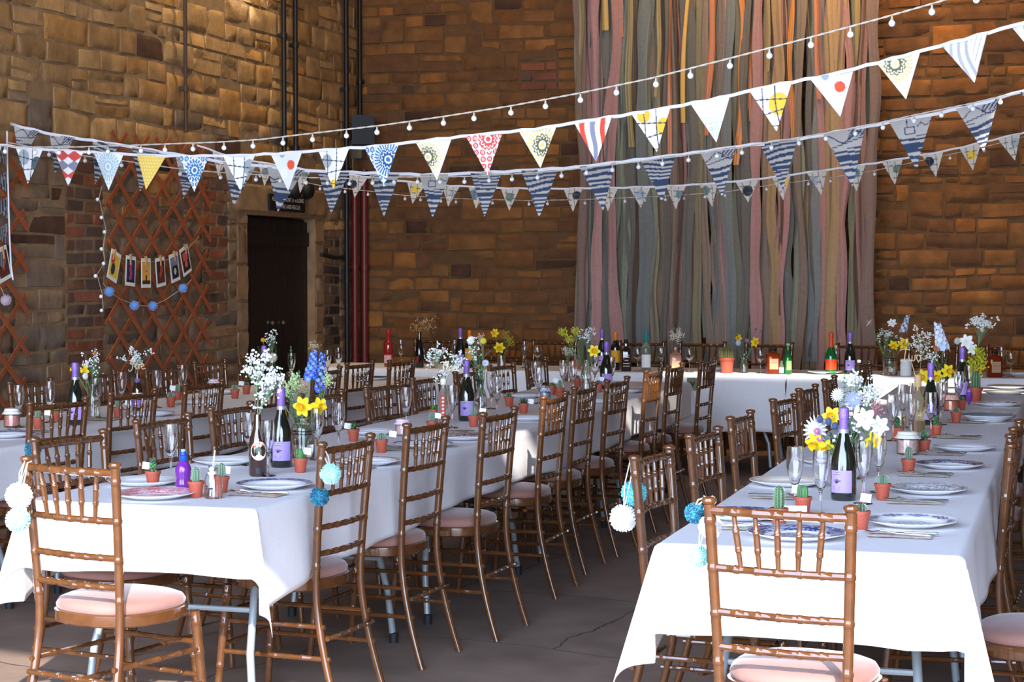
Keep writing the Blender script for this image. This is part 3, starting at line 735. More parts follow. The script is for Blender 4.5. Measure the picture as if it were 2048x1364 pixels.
P2 = [(20, 248), (100, 268), (240, 290), (330, 305), (430, 322), (550, 335), (640, 343), (770, 347), (860, 350), (1000, 344), (1050, 341), (1150, 335), (1290, 318), (1380, 307), (1470, 294), (1600, 278), (1710, 257), (1850, 232), (1960, 208), (2050, 180), (2140, 150)]
F2l = [(28, 80, 40, 330), (98, 150, 112, 348), (185, 240, 190, 368), (265, 325, 280, 383), (352, 408, 369, 397), (448, 512, 467, 411), (535, 610, 558, 423), (635, 700, 663, 427), (736, 800, 768, 433), (838, 900, 866, 435), (942, 1003, 970, 433), (1044, 1116, 1079, 434), (1160, 1232, 1206, 420), (1280, 1352, 1325, 404), (1400, 1473, 1444, 393), (1519, 1595, 1566, 378), (1647, 1730, 1705, 372), (1779, 1864, 1832, 336), (1912, 1998, 1968, 303), (2040, 2124, 2100, 268)]
bo = [2, 2, 0, 0, 2, 1, 2, 0, 0, 1, 0, 0, 0, 0, 2, 0, 2, 1, 2, 0]
F2 = [t+(p_wave(i*1.7, bo[i]),) for i, t in enumerate(F2l)]
bunting('bunting', P2, F2, lambda x: 9.93-.6*x/2048, 'middle bunting of large pennants in navy and cream wave stripes', .018, 52)
P3 = [(378, 285), (450, 310), (520, 325), (620, 340), (720, 352), (800, 362), (891, 371), (1000, 376), (1078, 378), (1261, 375), (1381, 370), (1500, 360), (1676, 337), (1764, 324), (1890, 302), (2048, 265), (2120, 245)]
F3l = [(425, 462, 436, 352), (515, 550, 530, 372), (590, 622, 600, 386), (698, 736, 709, 395), (815, 852, 826, 407), (886, 920, 896, 413), (937, 980, 953, 417), (1001, 1040, 1019, 421), (1126, 1166, 1146, 423), (1200, 1236, 1216, 422), (1259, 1301, 1282, 415), (1333, 1372, 1352, 418), (1399, 1436, 1424, 413), (1470, 1518, 1497, 405), (1544, 1582, 1566, 400), (1613, 1654, 1643, 390), (1690, 1731, 1713, 382), (1764, 1806, 1790, 369), (1843, 1887, 1872, 353), (1918, 1963, 1946, 340), (1995, 2041, 2030, 321)]
TN = S(214, 200, 184)
cs_ = [GR, DB, S(120, 140, 146), YE, S(116, 136, 120)]
F3 = [t+(p_grid([((i % 3-1)*.2, .35+.1*(i % 2), .22, cs_[(i*2) % 5]), (.3, .9, .14, cs_[(i+1) % 5])], TN, S(96, 92, 92), i),) for i, t in enumerate(F3l)]
bunting('bunting', P3, F3, lambda x: 12.4+.7*(x-380)/1668, 'farthest bunting of small cream pennants with grid lines and spots', .014, 26)
# the loose end of bunting hanging down the left trellis
o = empty('bunting', at(20, 260, X=WX+.12), 0, 'tail of bunting hanging straight down the trellis at the left edge', 'bunting')
org = o.location.copy(); b = MB(); pts = [at(x, y, X=WX+.12)-org for x, y in ((14, 262), (15, 330), (17, 400), (19, 470), (22, 530), (26, 560))]
b.tube(pts, .005, 6); b.build('ribbon', M_ribbon, o)
for k in range(5):
    y = 290+k*52; A, B_, T = at(15, y, X=WX+.11)-org, at(17, y+44, X=WX+.11)-org, at(-22, y+20, X=WX+.13)-org
    b = MB(); pt = p_wave(k); b.grid(20, 20, lambda v, u: (A+B_)/2+(T-(A+B_)/2)*v+(B_-A)*((u-.5)*(1-.98*v)), cfn=lambda v, u: pt((u-.5)*(1-v), v)); b.build('pennant', M_pennant, o)
# ------------------------------------------------------------------ globe string lights
def lights(path, bulbs, Yf, label, r, gap, cordr=.0024, twist=True, hang=None):
    mid = path[len(path)//2]; org = at(mid[0], mid[1], Y=Yf(mid[0])); o = empty('string_lights', org, 0, label, 'string lights')
    a, e = path[0][0], path[-1][0]; n = 260
    for ph in ((0, PI) if twist else (0,)):
        b = MB(); pts = []
        for i in range(n+1):
            px = a+(e-a)*i/n; p = at(px, interp(path, px), Y=Yf(px))-org; q = i*1.15+ph
            pts.append(p+Vector((0, cordr*.8*math.cos(q), cordr*.8*math.sin(q))) if twist else p)
        b.tube(pts, cordr, 5); b.build('cord', M_cord, o)
    b0 = None
    for (bx_, by_) in bulbs:
        top = at(bx_, interp(path, bx_), Y=Yf(bx_))-org; c = at(bx_, by_, Y=Yf(bx_))-org
        h = max(top.z-c.z, r*1.5)
        if b0 is None:
            m = MB(); m.ball((0, 0, 0), r, 14, 9); b0 = m.build('bulb', M_bulb, o)
            m = MB(); m.lathe([(r*.75, r*.62), (r*.5, r*1.0), (r*.32, r*1.35), (r*.3, r*2.0), (0, r*2.05)], 10); s0 = m.build('socket', M_cord, b0); bb = b0
        else:
            bb = b0.copy(); COL.objects.link(bb); s = s0.copy(); COL.objects.link(s); s.parent = bb
        bb.location = (top.x, top.y, top.z-r*2.4)
    return o
L1 = [(-40, 290), (60, 294), (150, 294), (275, 290), (440, 284), (520, 279), (620, 267), (760, 251), (880, 234), (1020, 212), (1160, 186), (1300, 157), (1450, 119), (1600, 80), (1760, 37), (1900, -3), (2000, -30)]
B1 = [(10, 299), (70, 307), (118, 306), (178, 301), (216, 299), (282, 303), (330, 301), (386, 299), (448, 297), (506, 296), (566, 288), (625, 280), (693, 274), (754, 267), (819, 259), (887, 250), (948, 239), (1022, 231), (1091, 216), (1161, 202), (1233, 189), (1312, 173), (1381, 156), (1460, 135), (1539, 117), (1622, 91), (1701, 78), (1784, 50), (1864, 27), (1953, 4)]
lights(L1, B1, lambda x: 8.8-2.2*x/2048, 'nearest string of white globe lights on a twisted cord', .0125, 0)
L2 = [(15, 285), (98, 300), (170, 312), (243, 321), (360, 338), (441, 345), (512, 349), (612, 355), (699, 357), (788, 354), (929, 353), (1024, 348), (1123, 341), (1277, 323), (1377, 309), (1484, 294), (1598, 275), (1711, 256), (1828, 230), (1946, 206), (2060, 178)]
B2 = [(98, 307), (170, 319), (243, 329), (360, 346), (441, 352), (512, 356), (560, 360), (612, 362), (655, 362), (699, 364), (745, 362), (788, 360), (835, 362), (880, 361), (929, 360), (978, 358), (1024, 356), (1075, 354), (1123, 348), (1173, 342), (1225, 338), (1277, 331), (1325, 325), (1377, 317), (1434, 312), (1484, 302), (1543, 295), (1598, 281), (1652, 274), (1711, 262), (1766, 252), (1828, 235), (1883, 229), (1946, 213), (2001, 201)]
lights(L2, B2, lambda x: 9.8-.6*x/2048, 'string of globe lights running along the navy striped bunting', .012, 0, .0024)
L3 = [(400, 325), (520, 345), (640, 371), (736, 382), (810, 391), (912, 397), (1058, 401), (1170, 399), (1331, 392), (1450, 384), (1533, 371), (1661, 355), (1749, 341), (1834, 323), (1968, 294), (2060, 270)]
B3 = [(520, 352), (580, 366), (640, 377), (690, 384), (736, 388), (810, 398), (841, 396), (882, 403), (912, 403), (985, 408), (1058, 410), (1095, 408), (1170, 404), (1250, 405), (1290, 403), (1331, 399), (1368, 395), (1410, 393), (1450, 390), (1533, 377), (1617, 366), (1661, 362), (1749, 348), (1834, 330), (1900, 315), (1968, 300)]
lights(L3, B3, lambda x: 12.7+.5*(x-380)/1668, 'farthest string of tiny globe lights by the cream bunting', .011, 0, .002)
# ------------------------------------------------------------------ fabric strip backdrop
bk0, bk1 = at(1158, 400, Y=15.5).x, at(1736, 400, Y=15.5).x
bd = empty('fabric_backdrop', ((bk0+bk1)/2, 15.5, 0), 0, 'tall backdrop of hanging fabric strips in pink, sage, tan and gold on the back wall', 'curtain')
b = MB(); b.tube([((bk0-bk1)/2-.15, 0, 4.62), ((bk1-bk0)/2+.15, 0, 4.62)], .022, 12); b.build('pole', M_rust, bd)
rr_ = random.Random(21)
cols = [S(164, 126, 124), S(162, 124, 122), S(118, 118, 104), S(144, 122, 100), S(126, 112, 102), S(112, 118, 118), S(166, 126, 122), S(132, 126, 104), S(152, 128, 98), S(106, 104, 100), S(158, 122, 120)]
sat = [S(196, 128, 62), S(200, 164, 84), S(186, 120, 80), S(150, 132, 88)]
def strip(x, w, top, bot, col, yoff, m, seed):
    rn = random.Random(seed); a1, a2, f1, f2, p1, p2 = rn.uniform(.006, .04), rn.uniform(.004, .013), rn.uniform(.8, 1.8), rn.uniform(3.5, 8), rn.uniform(0, 6), rn.uniform(0, 6)
    tw = rn.uniform(.0, .45); q = rn.uniform(.8, 2.6); cur = rn.uniform(-.012, .018); b = MB(); w2 = w*rn.uniform(.85, 1.2)
    def fn(v, u):
        z = top+(bot-top)*v; k = min(1, v*5); xx = x+a1*k*math.sin(f1*z*1.6+p1)+a2*k*math.sin(f2*z+p2)
        ww = (w+(w2-w)*v)*(1-.24*abs(math.sin(q*z*.9+p2))-.10*math.sin(f2*z*1.3+p1)); s = (u-.5)
        ang = tw*math.sin(q*z+p1)
        return (xx+ww*s*math.cos(ang), yoff+ww*s*math.sin(ang)+cur*math.cos(s*PI)+.010*math.sin(s*9+p1+z*.8), z)
    sh = rn.uniform(.88, 1.1)
    b.grid(54, 5, fn, col=(col[0]*sh, col[1]*sh, col[2]*sh, 1)); o = b.build('fabric_strip', m, bd, True, 180); return o
N_ = 50
for i in range(N_):
    t = (i+.5)/N_; x = (bk0-bk1)/2+(bk1-bk0)*t+rr_.uniform(-.012, .012)
    strip(x, rr_.uniform(.075, .125), 4.6, rr_.uniform(.55, .78), rr_.choice(cols), rr_.choice([0, .03, .055, -.03]), M_fabric, i)
for i in range(44):
    x = (bk0-bk1)/2+(bk1-bk0)*((i+rr_.random())/44); gold = i % 2 == 0
    strip(x, rr_.uniform(.035, .075), 4.6, rr_.uniform(2.2, 3.6) if gold else rr_.uniform(.6, 1.2), rr_.choice(sat) if gold else rr_.choice([S(100, 96, 92), S(92, 74, 62), S(122, 126, 112)]), -.045 if gold and i % 4 == 0 else rr_.choice([.015, .07, -.015]), M_satin if gold else M_fabric, 100+i)
for i, (s, x) in enumerate(((-1, -.02), (1, .03))):
    strip(s*((bk1-bk0)/2+x), .10, 4.6, .6, S(132, 112, 104), -.05, M_fabric, 300+i)
    strip(s*((bk1-bk0)/2-.05), .09, 4.6, .6, S(142, 110, 104), -.02, M_fabric, 320+i)
# ------------------------------------------------------------------ diamond trellises with their hangings
def trellis(y0_, y1_, z0_, z1_, label):
    o = empty('trellis', (WX+.07, (y0_+y1_)/2, z0_), 0, label, 'trellis'); hw = (y1_-y0_)/2; H_ = z1_-z0_; th = math.radians(40); sp_ = .31
    for fam in (0, 1):
        sgn = 1 if fam == 0 else -1; m = math.tan(th)*sgn; k0 = -H_/math.tan(th)-2*hw
        c = -4.0
        while c < 6.0:
            # line: y = -hw + c*? ; z = m*(y - yc)
            yc = c if fam == 0 else c
            pts = []
            for (yy_) in (-hw, hw):
                z = m*(yy_-yc)
                if 0 <= z <= H_: pts.append((yy_, z))
            for z in (0, H_):
                yy_ = yc+z/m
                if -hw < yy_ < hw: pts.append((yy_, z))
            if len(pts) >= 2:
                pts = sorted(pts)[:1]+sorted(pts)[-1:]; a = Vector((0, pts[0][0], pts[0][1])); e = Vector((0, pts[1][0], pts[1][1])); L_ = (e-a).length
                if L_ > .12:
                    d = (e-a)/L_; a -= d*.05; e += d*.05; mid = (a+e)/2
                    Mx = Matrix.Translation((.012*(fam*2-1), mid.y, mid.z)) @ Matrix.Rotation(math.atan2(d.z, d.y), 4, 'X')
                    b = MB(); b.box((0, 0, 0), (.010, (e-a).length, .03), Mx); b.build('slat', M_slat, o, False)
            c += sp_
    return o
ty0, ty1 = yl(203), yl(397)
trellis(ty0, ty1, .55, zl(300, 285), 'brown diamond trellis on the stone wall holding six picture cards')
trellis(8.7, yl(26), .55, zl(10, 255), 'brown diamond trellis cut off by the left edge')
TX = WX+.10
def wp(px, py, d=0): return at(px, py, X=TX+d)
cord_pts = [(398, 473), (374, 500), (350, 514), (322, 523), (291, 524), (261, 521), (230, 512), (208, 497)]
b = MB(); b.tube([wp(x, y) for x, y in cord_pts], .003, 5); tag(b.build('twine', mat('jute twine', S(150, 140, 110), .9)), 'thin twine strung across the trellis, the six cards clipped to it', 'string')
M_peg = mat('pale wood', S(196, 150, 104), .7)
def card(px, py, rot, kind, which):
    o = empty('picture_card', wp(px, py, .012), 0, 'small picture card %s' % which, 'picture', 'cards on the trellis twine'); o.rotation_euler = (rot, 0, 0)
    b = MB(); b.box((0, 0, 0), (.003, .135, .205)); b.build('card', M_white, o, False)
    pal_ = {'y': (YE, S(200, 70, 40), DB), 'n': (S(40, 44, 96), S(190, 70, 100), S(16, 16, 24)), 'p': (S(232, 172, 70), S(120, 40, 30), S(60, 50, 20)), 'r': (S(64, 36, 26), S(170, 74, 44), S(96, 44, 32)), 'g': (S(128, 132, 160), S(196, 204, 180), S(20, 22, 28)), 'k': (S(60, 24, 34), S(222, 92, 88), S(212, 120, 60))}[kind]
    def cf(u, v):
        x, y = u-.5, v-.5
        if kind == 'y': return pal_[1] if math.hypot(x+.25, y-.28) < .22 else (pal_[2] if math.hypot(x+.1, (y+.15)*.9) < .24 else pal_[0])
        if kind == 'n': return pal_[1] if abs(x+.04*math.sin(y*14)) < .13 and -.38 < y < .38 else (pal_[2] if y < -.42 else pal_[0])
        if kind == 'p': return pal_[1] if math.hypot(x, (y-.08)*1.2) < .06 or (abs(x) < .1 and -.32 < y < -.1) else (pal_[2] if y < -.34 else pal_[0])
        if kind == 'r': return pal_[1] if math.hypot(x-.05-.1*math.sin(y*9), y*.6-.05) < .2 else (pal_[2] if y < -.15 else pal_[0])
        if kind == 'g': return pal_[1] if math.hypot(x, y+.17) < .16 else (pal_[2] if math.hypot(x, (y+.22)*.9) < .42 and y < .1 else pal_[0])
        return pal_[1] if abs(x) < .34 and .02 < y < .4 else (pal_[2] if math.hypot(x, y+.15) < .18 else pal_[0])
    b = MB(); b.grid(26, 38, lambda u, v: (.0025, (u-.5)*.112, -.078+.155*v), cfn=cf); b.build('picture', M_col, o)
    p = empty('clothes_peg', wp(px, py-23, .016), 0, 'wooden clothes peg gripping the card %s' % which, 'peg', 'pegs on the trellis twine'); p.rotation_euler = (rot, 0, 0)
    for s in (-1, 1):
        b = MB(); b.box((s*.004, 0, 0), (.006, .012, .075), Matrix.Rotation(s*.06, 4, 'Y')); b.build('peg_half', M_peg, p, False)
    b = MB(); b.tube([(-.008, 0, .0), (0, 0, .006), (.008, 0, 0)], .0025, 6); b.build('spring', M_steel, p)
for args in ((228, 532, -.35, 'y', 'first from the left on the trellis'), (261, 542, -.08, 'n', 'of a red figure on navy, second from left'), (292, 546, 0, 'p', 'in amber yellow, third from left'), (321, 544, .12, 'r', 'in dark reddish brown, fourth from left'), (349, 535, .22, 'g', 'in grey and black, fifth from left'), (371, 521, .35, 'k', 'in pink on maroon, rightmost on the trellis')): card(*args)
card(6, 528, .3, 'r', 'cut off at the left edge of the photo')
# pompoms
def pom(mb, c, r, cols_, n=420, seed=0):
    rn = random.Random(seed); c = Vector(c)
    mb.ball(c, r*.80, 16, 10, cols_[0])
    for k in range(n):
        z = 1-2*(k+.5)/n; a = k*2.39996; q = math.sqrt(1-z*z); d = Vector((q*math.cos(a), q*math.sin(a), z))
        d = (d+Vector((rn.uniform(-.12, .12), rn.uniform(-.12, .12), rn.uniform(-.12, .12)))).normalized(); L_ = r*rn.uniform(.94, 1.06)
        t = d.orthogonal().normalized(); t2 = d.cross(t); w = r*.055
        vs = [c+d*r*.7+t*w, c+d*r*.7-t*w*.5+t2*w*.87, c+d*r*.7-t*w*.5-t2*w*.87]
        v2 = [c+d*L_+(v-c-d*r*.7)*.8 for v in vs]
        mb.add(vs+v2, [(0, 1, 4, 3), (1, 2, 5, 4), (2, 0, 3, 5), (3, 4, 5)], rn.choice(cols_))
def garland(pts, poms, col, label):
    org = wp(*pts[0]); o = empty('pompom_garland', org, 0, label, 'garland')
    b = MB(); b.tube([wp(x, y, .02)-org for x, y in pts], .0022, 5); b.build('cord', M_cord, o)
    for i, (x, y) in enumerate(poms):
        b = MB(); pom(b, (0, 0, 0), .034, [col, tuple(min(1, c*1.25) for c in col[:3])+(1,)], 160, i); p = b.build('pompom', M_yarn, o); p.location = wp(x, y, .035)-org
garland([(206, 566), (219, 583), (240, 598), (269, 610), (290, 612), (306, 611), (330, 600), (366, 576), (382, 560)], [(219, 583), (269, 611), (306, 612), (366, 576)], S(120, 160, 214), 'garland of four sky blue pompoms across the trellis')
garland([(2, 575), (12, 600)], [(12, 600)], S(190, 170, 180), 'single pale lilac pompom on the trellis at the left edge')
# little lights trailing down the trellis edge
tl = [(204, 372), (198, 396), (206, 432), (212, 461), (206, 495), (210, 524), (194, 549), (205, 590), (206, 618)]
org = wp(*tl[0]); o = empty('string_lights', org, 0, 'short strand of tiny white lights down the left side of the trellis', 'string lights')
b = MB(); b.tube([wp(x, y, .02)-org for x, y in tl], .0022, 5); b.build('cord', M_cord, o)
for x, y in tl[1:]:
    b = MB(); b.ball(wp(x-3, y+3, .03)-org, .013, 8, 6); b.build('bulb', M_bulb, o)
# yarn pompoms hung on chair posts
def hang(px, py, Y, r, cols_, tie, label, seed):
    c = at(px, py, Y=Y); t = at(tie[0], tie[1], Y=Y+.0); o = empty('pompom', c, 0, label, 'pompom')
    b = MB(); pom(b, (0, 0, 0), r, cols_, 520, seed); b.build('yarn_ball', M_yarn, o)
    q = t-c; b = MB()
    for s in (-1, 1): b.tube([(0, 0, r*.5), (q.x*.5+s*.008, -.004, (q.z+r)*.5), (q.x+s*.006, .0, q.z), (q.x+s*.012, .012, q.z+.002)], .0022, 5)
    b.build('cord', M_cord, o)
MT_ = [S(176, 226, 222), S(196, 236, 232), S(158, 214, 214)]; TL_ = [S(50, 120, 146), S(36, 90, 120), S(90, 150, 160), S(40, 140, 150), S(70, 80, 110)]; AQ = [S(110, 200, 210), S(140, 214, 220), S(96, 186, 200)]; WH = [S(240, 240, 240), S(228, 230, 232)]
yR1 = at(640, 895, z=.92).y; hang(661, 948, yR1-.12, .036, MT_, (645, 897), 'pale mint pompom on the post of the first right-side middle-table chair', 1)
hang(639, 993, yR1-.12, .034, TL_, (643, 897), 'mottled teal pompom hanging just below the pale mint one', 2)
yM = at(68, 885, z=.92).y; hang(66, 898, yM-.03, .03, TL_, (68, 878), 'teal pompom on a dark chair at the far left', 3)
yF = at(52, 930, z=.93).y; hang(38, 992, yF-.03, .042, WH, (52, 925), 'sunlit white pompom on the front left chair, upper of two', 4); hang(36, 1040, yF-.05, .038, MT_, (52, 925), 'sunlit mint pompom on the front left chair, lower of two', 5)
yL = at(1268, 920, z=.93).y; hang(1268, 986, yL-.03, .041, AQ, (1266, 922), 'aqua pompom on the chair left of the right table', 6); hang(1247, 1036, yL-.06, .044, WH, (1264, 922), 'fluffy white pompom hanging below the aqua one', 7)
yG = at(1418, 1000, z=.93).y; hang(1390, 1026, yG-.035, .028, TL_, (1415, 995), 'mottled teal pompom on the front right chair', 8); hang(1421, 1053, yG-.05, .032, WH, (1418, 997), 'white pompom in the middle of three on the front right chair', 9)
hang(1397, 1113, yG-.03, .029, MT_, (1418, 997), 'mint pompom hanging lowest on the front right chair', 10)
# ------------------------------------------------------------------ things on the tables
ZS = TZ+.0065
TBL = {'M': MT, 'R': RT, 'L': LT, 'H': HT}
def on(tb, px, py, h, r, snap=True):
    """spot on table tb whose point at height h above the table shows at pixel (px,py)"""
    p = at(px, py, z=TZ+h) if tb != 'H' else at(px, 720, Y=py)
    T = TBL[tb]; x = p.x; y = p.y
    if not (T[0]+r <= x <= T[1]-r and T[2]+r <= y <= T[3]-r):
        # slide along the line of sight until it stands on the table
        best = None
        for k in np.linspace(.8, 1.25, 181):
            xx, yy_ = x*k, y*k
            e = max(0, T[0]+r-xx)+max(0, xx-T[1]+r)+max(0, T[2]+r-yy_)+max(0, yy_-T[3]+r)+abs(k-1)*.02
            if best is None or e < best[0]: best = (e, xx, yy_, k)
        x, y = best[1], best[2]
        x = min(max(x, T[0]+r), T[1]-r); y = min(max(y, T[2]+r), T[3]-r)
    return Vector((x, y, ZS))
FRONT = YAW   # rotation that turns a thing's -y side to the camera
# --- glasses
def make_flute():
    o = empty('champagne_flute', (0, 0, 0), 0, 'x', 'glass')
    b = MB(); b.lathe([(0, 0), (.031, .0), (.0325, .0015), (.030, .003), (.010, .006), (.0045, .012), (.004, .03), (.0042, .07), (.0065, .080), (.0, .081)], 20); b.build('foot', M_glass, o)
    b = MB(); b.lathe([(0, .0805), (.006, .082), (.013, .092), (.021, .115), (.0265, .145), (.0275, .175), (.0255, .212), (.0245, .2125), (.0262, .175), (.0252, .146), (.0198, .117), (.012, .096), (.004, .089), (0, .0885)], 20); b.build('bowl', M_glass, o); return o
def make_wine():
    o = empty('wine_glass', (0, 0, 0), 0, 'x', 'glass')
    b = MB(); b.lathe([(0, 0), (.034, 0), (.0355, .0015), (.032, .003), (.010, .006), (.0045, .012), (.004, .03), (.0042, .075), (.007, .086), (0, .087)], 20); b.build('foot', M_glass, o)
    b = MB(); b.lathe([(0, .0865), (.010, .088), (.024, .098), (.034, .118), (.0375, .14), (.036, .165), (.032, .185), (.031, .1852), (.0345, .165), (.036, .14), (.0325, .12), (.0225, .101), (.009, .093), (0, .092)], 20); b.build('bowl', M_glass, o); return o
def make_tumbler():
    o = empty('tumbler', (0, 0, 0), 0, 'x', 'glass')
    b = MB(); b.lathe([(0, 0), (.030, 0), (.032, .003), (.036, .11), (.0345, .1105), (.0305, .008), (0, .007)], 20); b.build('body', M_glass, o); return o
PROTO = {}
def inst(key, maker, loc, rz, label, group):
    if key not in PROTO:
        PROTO[key] = maker(); o = PROTO[key]; o.location = loc; o.rotation_euler = (0, 0, rz); o['label'] = label
        if group: o['group'] = group
        return o
    return dup(PROTO[key], loc, rz, label, group)
FL = [('M', 341, 851, 'champagne flute standing alone beside the purple juice bottle, front of middle table'), ('M', 498, 828, 'champagne flute left of the brown beer bottle on the middle table'), ('M', 535, 844, 'champagne flute in front of the brown beer bottle on the middle table'),
      ('M', 634, 820, 'champagne flute just right of the daffodil jar on the middle table'), ('M', 677, 808, 'champagne flute left of the spiky aloe pot on the middle table'), ('M', 812, 777, 'champagne flute behind the pink-capped jam jar on the middle table'),
      ('M', 904, 773, 'champagne flute between the red-striped bottle and purple-topped bottle'), ('M', 982, 745, 'champagne flute right of the bottle vase, rear of two'), ('M', 994, 756, 'champagne flute right of the bottle vase, front of two'),
      ('M', 1071, 725, 'champagne flute behind the blue-capped jar, left of two'), ('M', 1078, 737, 'champagne flute behind the blue-capped jar, right of two'), ('M', 1127, 722, 'champagne flute left of the small spray tumbler on the middle table'), ('M', 1146, 724, 'champagne flute right of the small spray tumbler on the middle table'), ('M', 1190, 713, 'champagne flute under the single daffodil near the table end'), ('M', 1223, 716, 'champagne flute beside the purple-topped bottle near the middle table end'),
      ('L', 37, 772, 'champagne flute above the pink-filled jar at the left edge'), ('L', 99, 765, 'champagne flute left of the purple-topped bottle on the left table'), ('L', 192, 758, 'champagne flute right of the green-stemmed vase on the left table'), ('L', 243, 746, 'champagne flute left of the bottle under the Five sign'), ('L', 313, 743, 'champagne flute right of the bottle under the Five sign'), ('L', 365, 732, 'champagne flute against the dark chair post on the left table'), ('L', 583, 708, 'champagne flute on the left table seen over the blue spire'), ('L', 655, 702, 'champagne flute just right of the blue spire on the left table'), ('L', 677, 697, 'tallest-looking champagne flute before the red pipes, far end of left table'),
      ('R', 1590, 897, 'leftmost champagne flute in front of the right table bouquet'), ('R', 1642, 904, 'champagne flute between leftmost flute and large purple-topped bottle'), ('R', 1727, 885, 'champagne flute right of the large purple-topped bottle'), ('R', 1758, 868, 'champagne flute behind the flute right of the large bottle'), ('R', 1786, 792, 'champagne flute behind the white alstroemeria'), ('R', 1806, 772, 'champagne flute left of the corked bottle, right table'), ('R', 1822, 790, 'champagne flute above the gingham mason jar'), ('R', 1862, 787, 'champagne flute in front of the second purple-topped bottle, right table'), ('R', 1882, 768, 'champagne flute behind the second purple-topped bottle'), ('R', 1918, 745, 'champagne flute above the orange jam jar'), ('R', 1938, 733, 'champagne flute left of the tall cactus pot'), ('R', 1830, 768, 'champagne flute just right of the corked bottle, right table')]
for i, (tb, px, py, lb) in enumerate(FL):
    inst('flute', make_flute, on(tb, px, py, .2125, .034), i*.4, lb, 'champagne flutes')
for px, Yh, lb in ((802, 14.2, 'champagne flute between the rosé and the black bottle, head table'), (909, 14.3, 'champagne flute just left of the tallest purple-topped bottle, head table'), (1049, 14.2, 'champagne flute standing before bare wall, head table'), (1888, 14.0, 'champagne flute left of the clear bottle stopper, head table'), (2003, 14.25, 'champagne flute behind the square brown bottle, head table'), (1672, 14.2, 'champagne flute behind the orange-necked bottle')):
    inst('flute', make_flute, on('H', px, Yh, 0, .034), 0, lb, 'champagne flutes')
for px, Yh, lb in ((1075, 14.1, 'round wine glass left on the head table, before a chair'), (1275, 14.0, 'round wine glass between dark spirit bottle and teal-topped bottle'), (1379, 13.98, 'round wine glass left of the large cactus pot'), (1521, 13.98, 'round wine glass between flower bottle and square amber bottle'), (2022, 14.05, 'round wine glass at the right end of the head table'), (1322, 14.2, 'round wine glass behind the teal-topped bottle')):
    inst('wine', make_wine, on('H', px, Yh, 0, .037), 0, lb, 'wine glasses')
for tb, px, py, lb in (('R', 1798, 850, 'glass tumbler under the corked bottle'), ('M', 1138, 745, 'faceted tumbler holding the pale dried spray on the middle table')):
    inst('tumbler', make_tumbler, on(tb, px, py, .05, .036), 0, lb, 'tumblers')
# --- bottles
def cyl_patch(R_, z0, z1, a0, a1, n=14, off=.0006):
    """patch of a cylinder wall; angles measured from -y"""
    vs = []; fs = []
    for i in range(n+1):
        a = a0+(a1-a0)*i/n
        for z in (z0, z1): vs.append(((R_+off)*math.sin(a), -(R_+off)*math.cos(a), z))
    for i in range(n): fs.append((2*i, 2*i+2, 2*i+3, 2*i+1))
    return vs, fs
def wrap(vs, R_, zc, off=.0012): return [((R_+off)*math.sin(v[0]/R_), -(R_+off)*math.cos(v[0]/R_), zc+v[1]) for v in vs]
M_dkglass = mat('dark green glass', S(16, 26, 20), .05, coat=1, spec=.8)
M_brglass = mat('brown glass', S(52, 26, 12), .05, coat=1, spec=.8)
M_purple = mat('lilac foil', S(150, 116, 200), .32, metal=.35, noise=.12, nscale=80, bump=.4, bscale=200)
M_lilac = mat('lilac label', S(176, 152, 222), .5)
M_silver = mat('silver band', S(190, 190, 200), .3, metal=.5)
M_ink = mat('label ink', S(44, 36, 70), .6)
def prosecco():
    o = empty('prosecco_bottle', (0, 0, 0), 0, 'x', 'bottle')
    b = MB(); b.lathe([(0, .004), (.03, .0), (.041, .003), (.0435, .012), (.0438, .05), (.0435, .118), (.041, .14), (.034, .168), (.025, .195), (.0185, .218), (.0155, .235), (.0148, .26), (.0145, .30), (0, .30)], 28); b.build('bottle_body', M_dkglass, o)
    b = MB(); b.lathe([(.0152, .238), (.0162, .24), (.0158, .275), (.0175, .279), (.0185, .288), (.0178, .300), (.0165, .313), (.012, .3165), (0, .317)], 20); b.build('foil', M_purple, o)
    b = MB(); b.lathe([(.0158, .228), (.0175, .229), (.0170, .242), (.0155, .2425)], 20); b.build('neck_band', M_silver, o)
    b = MB(); b.add(*cyl_patch(.0438, .028, .104, -1.05, .75)); lb = b.build('label', M_lilac, o)
    b = MB(); b.add(*cyl_patch(.0441, .090, .098, -.85, -.15)); b.build('name_strip', M_ink, lb)
    vs_, fs_ = text_mesh('KIRKLAND', .0072, .0002); b = MB(); b.add([(lambda p: (p[0], p[1], p[2]))(p) for p in wrap([(v[0]*.86-.0215, v[1]) for v in vs_], .0438, .094, .0014)], fs_); b.build('lettering', M_white, lb, False)
    b = MB()
    for s in range(9): a = -1.2+s*.3; b.add(*[(wrap([(-.0215+.0012, .060), (-.0215-.0012, .060), (-.0215+.018*math.sin(a)+.0012, .072+.003*math.cos(a*3)), (-.0215+.018*math.sin(a)-.0012, .073+.003*math.cos(a*3))], .0438, 0)), [(0, 1, 3, 2)]])
    for q in range(5): b.add(*[(wrap([(-.0215-.012+.0006*q, .050-.0032*q), (-.0215+.012-.0006*q, .050-.0032*q), (-.0215+.012-.0006*q, .0488-.0032*q), (-.0215-.012+.0006*q, .0488-.0032*q)], .0438, 0)), [(0, 1, 2, 3)]])
    b.build('emblem', M_ink, lb, False); return o
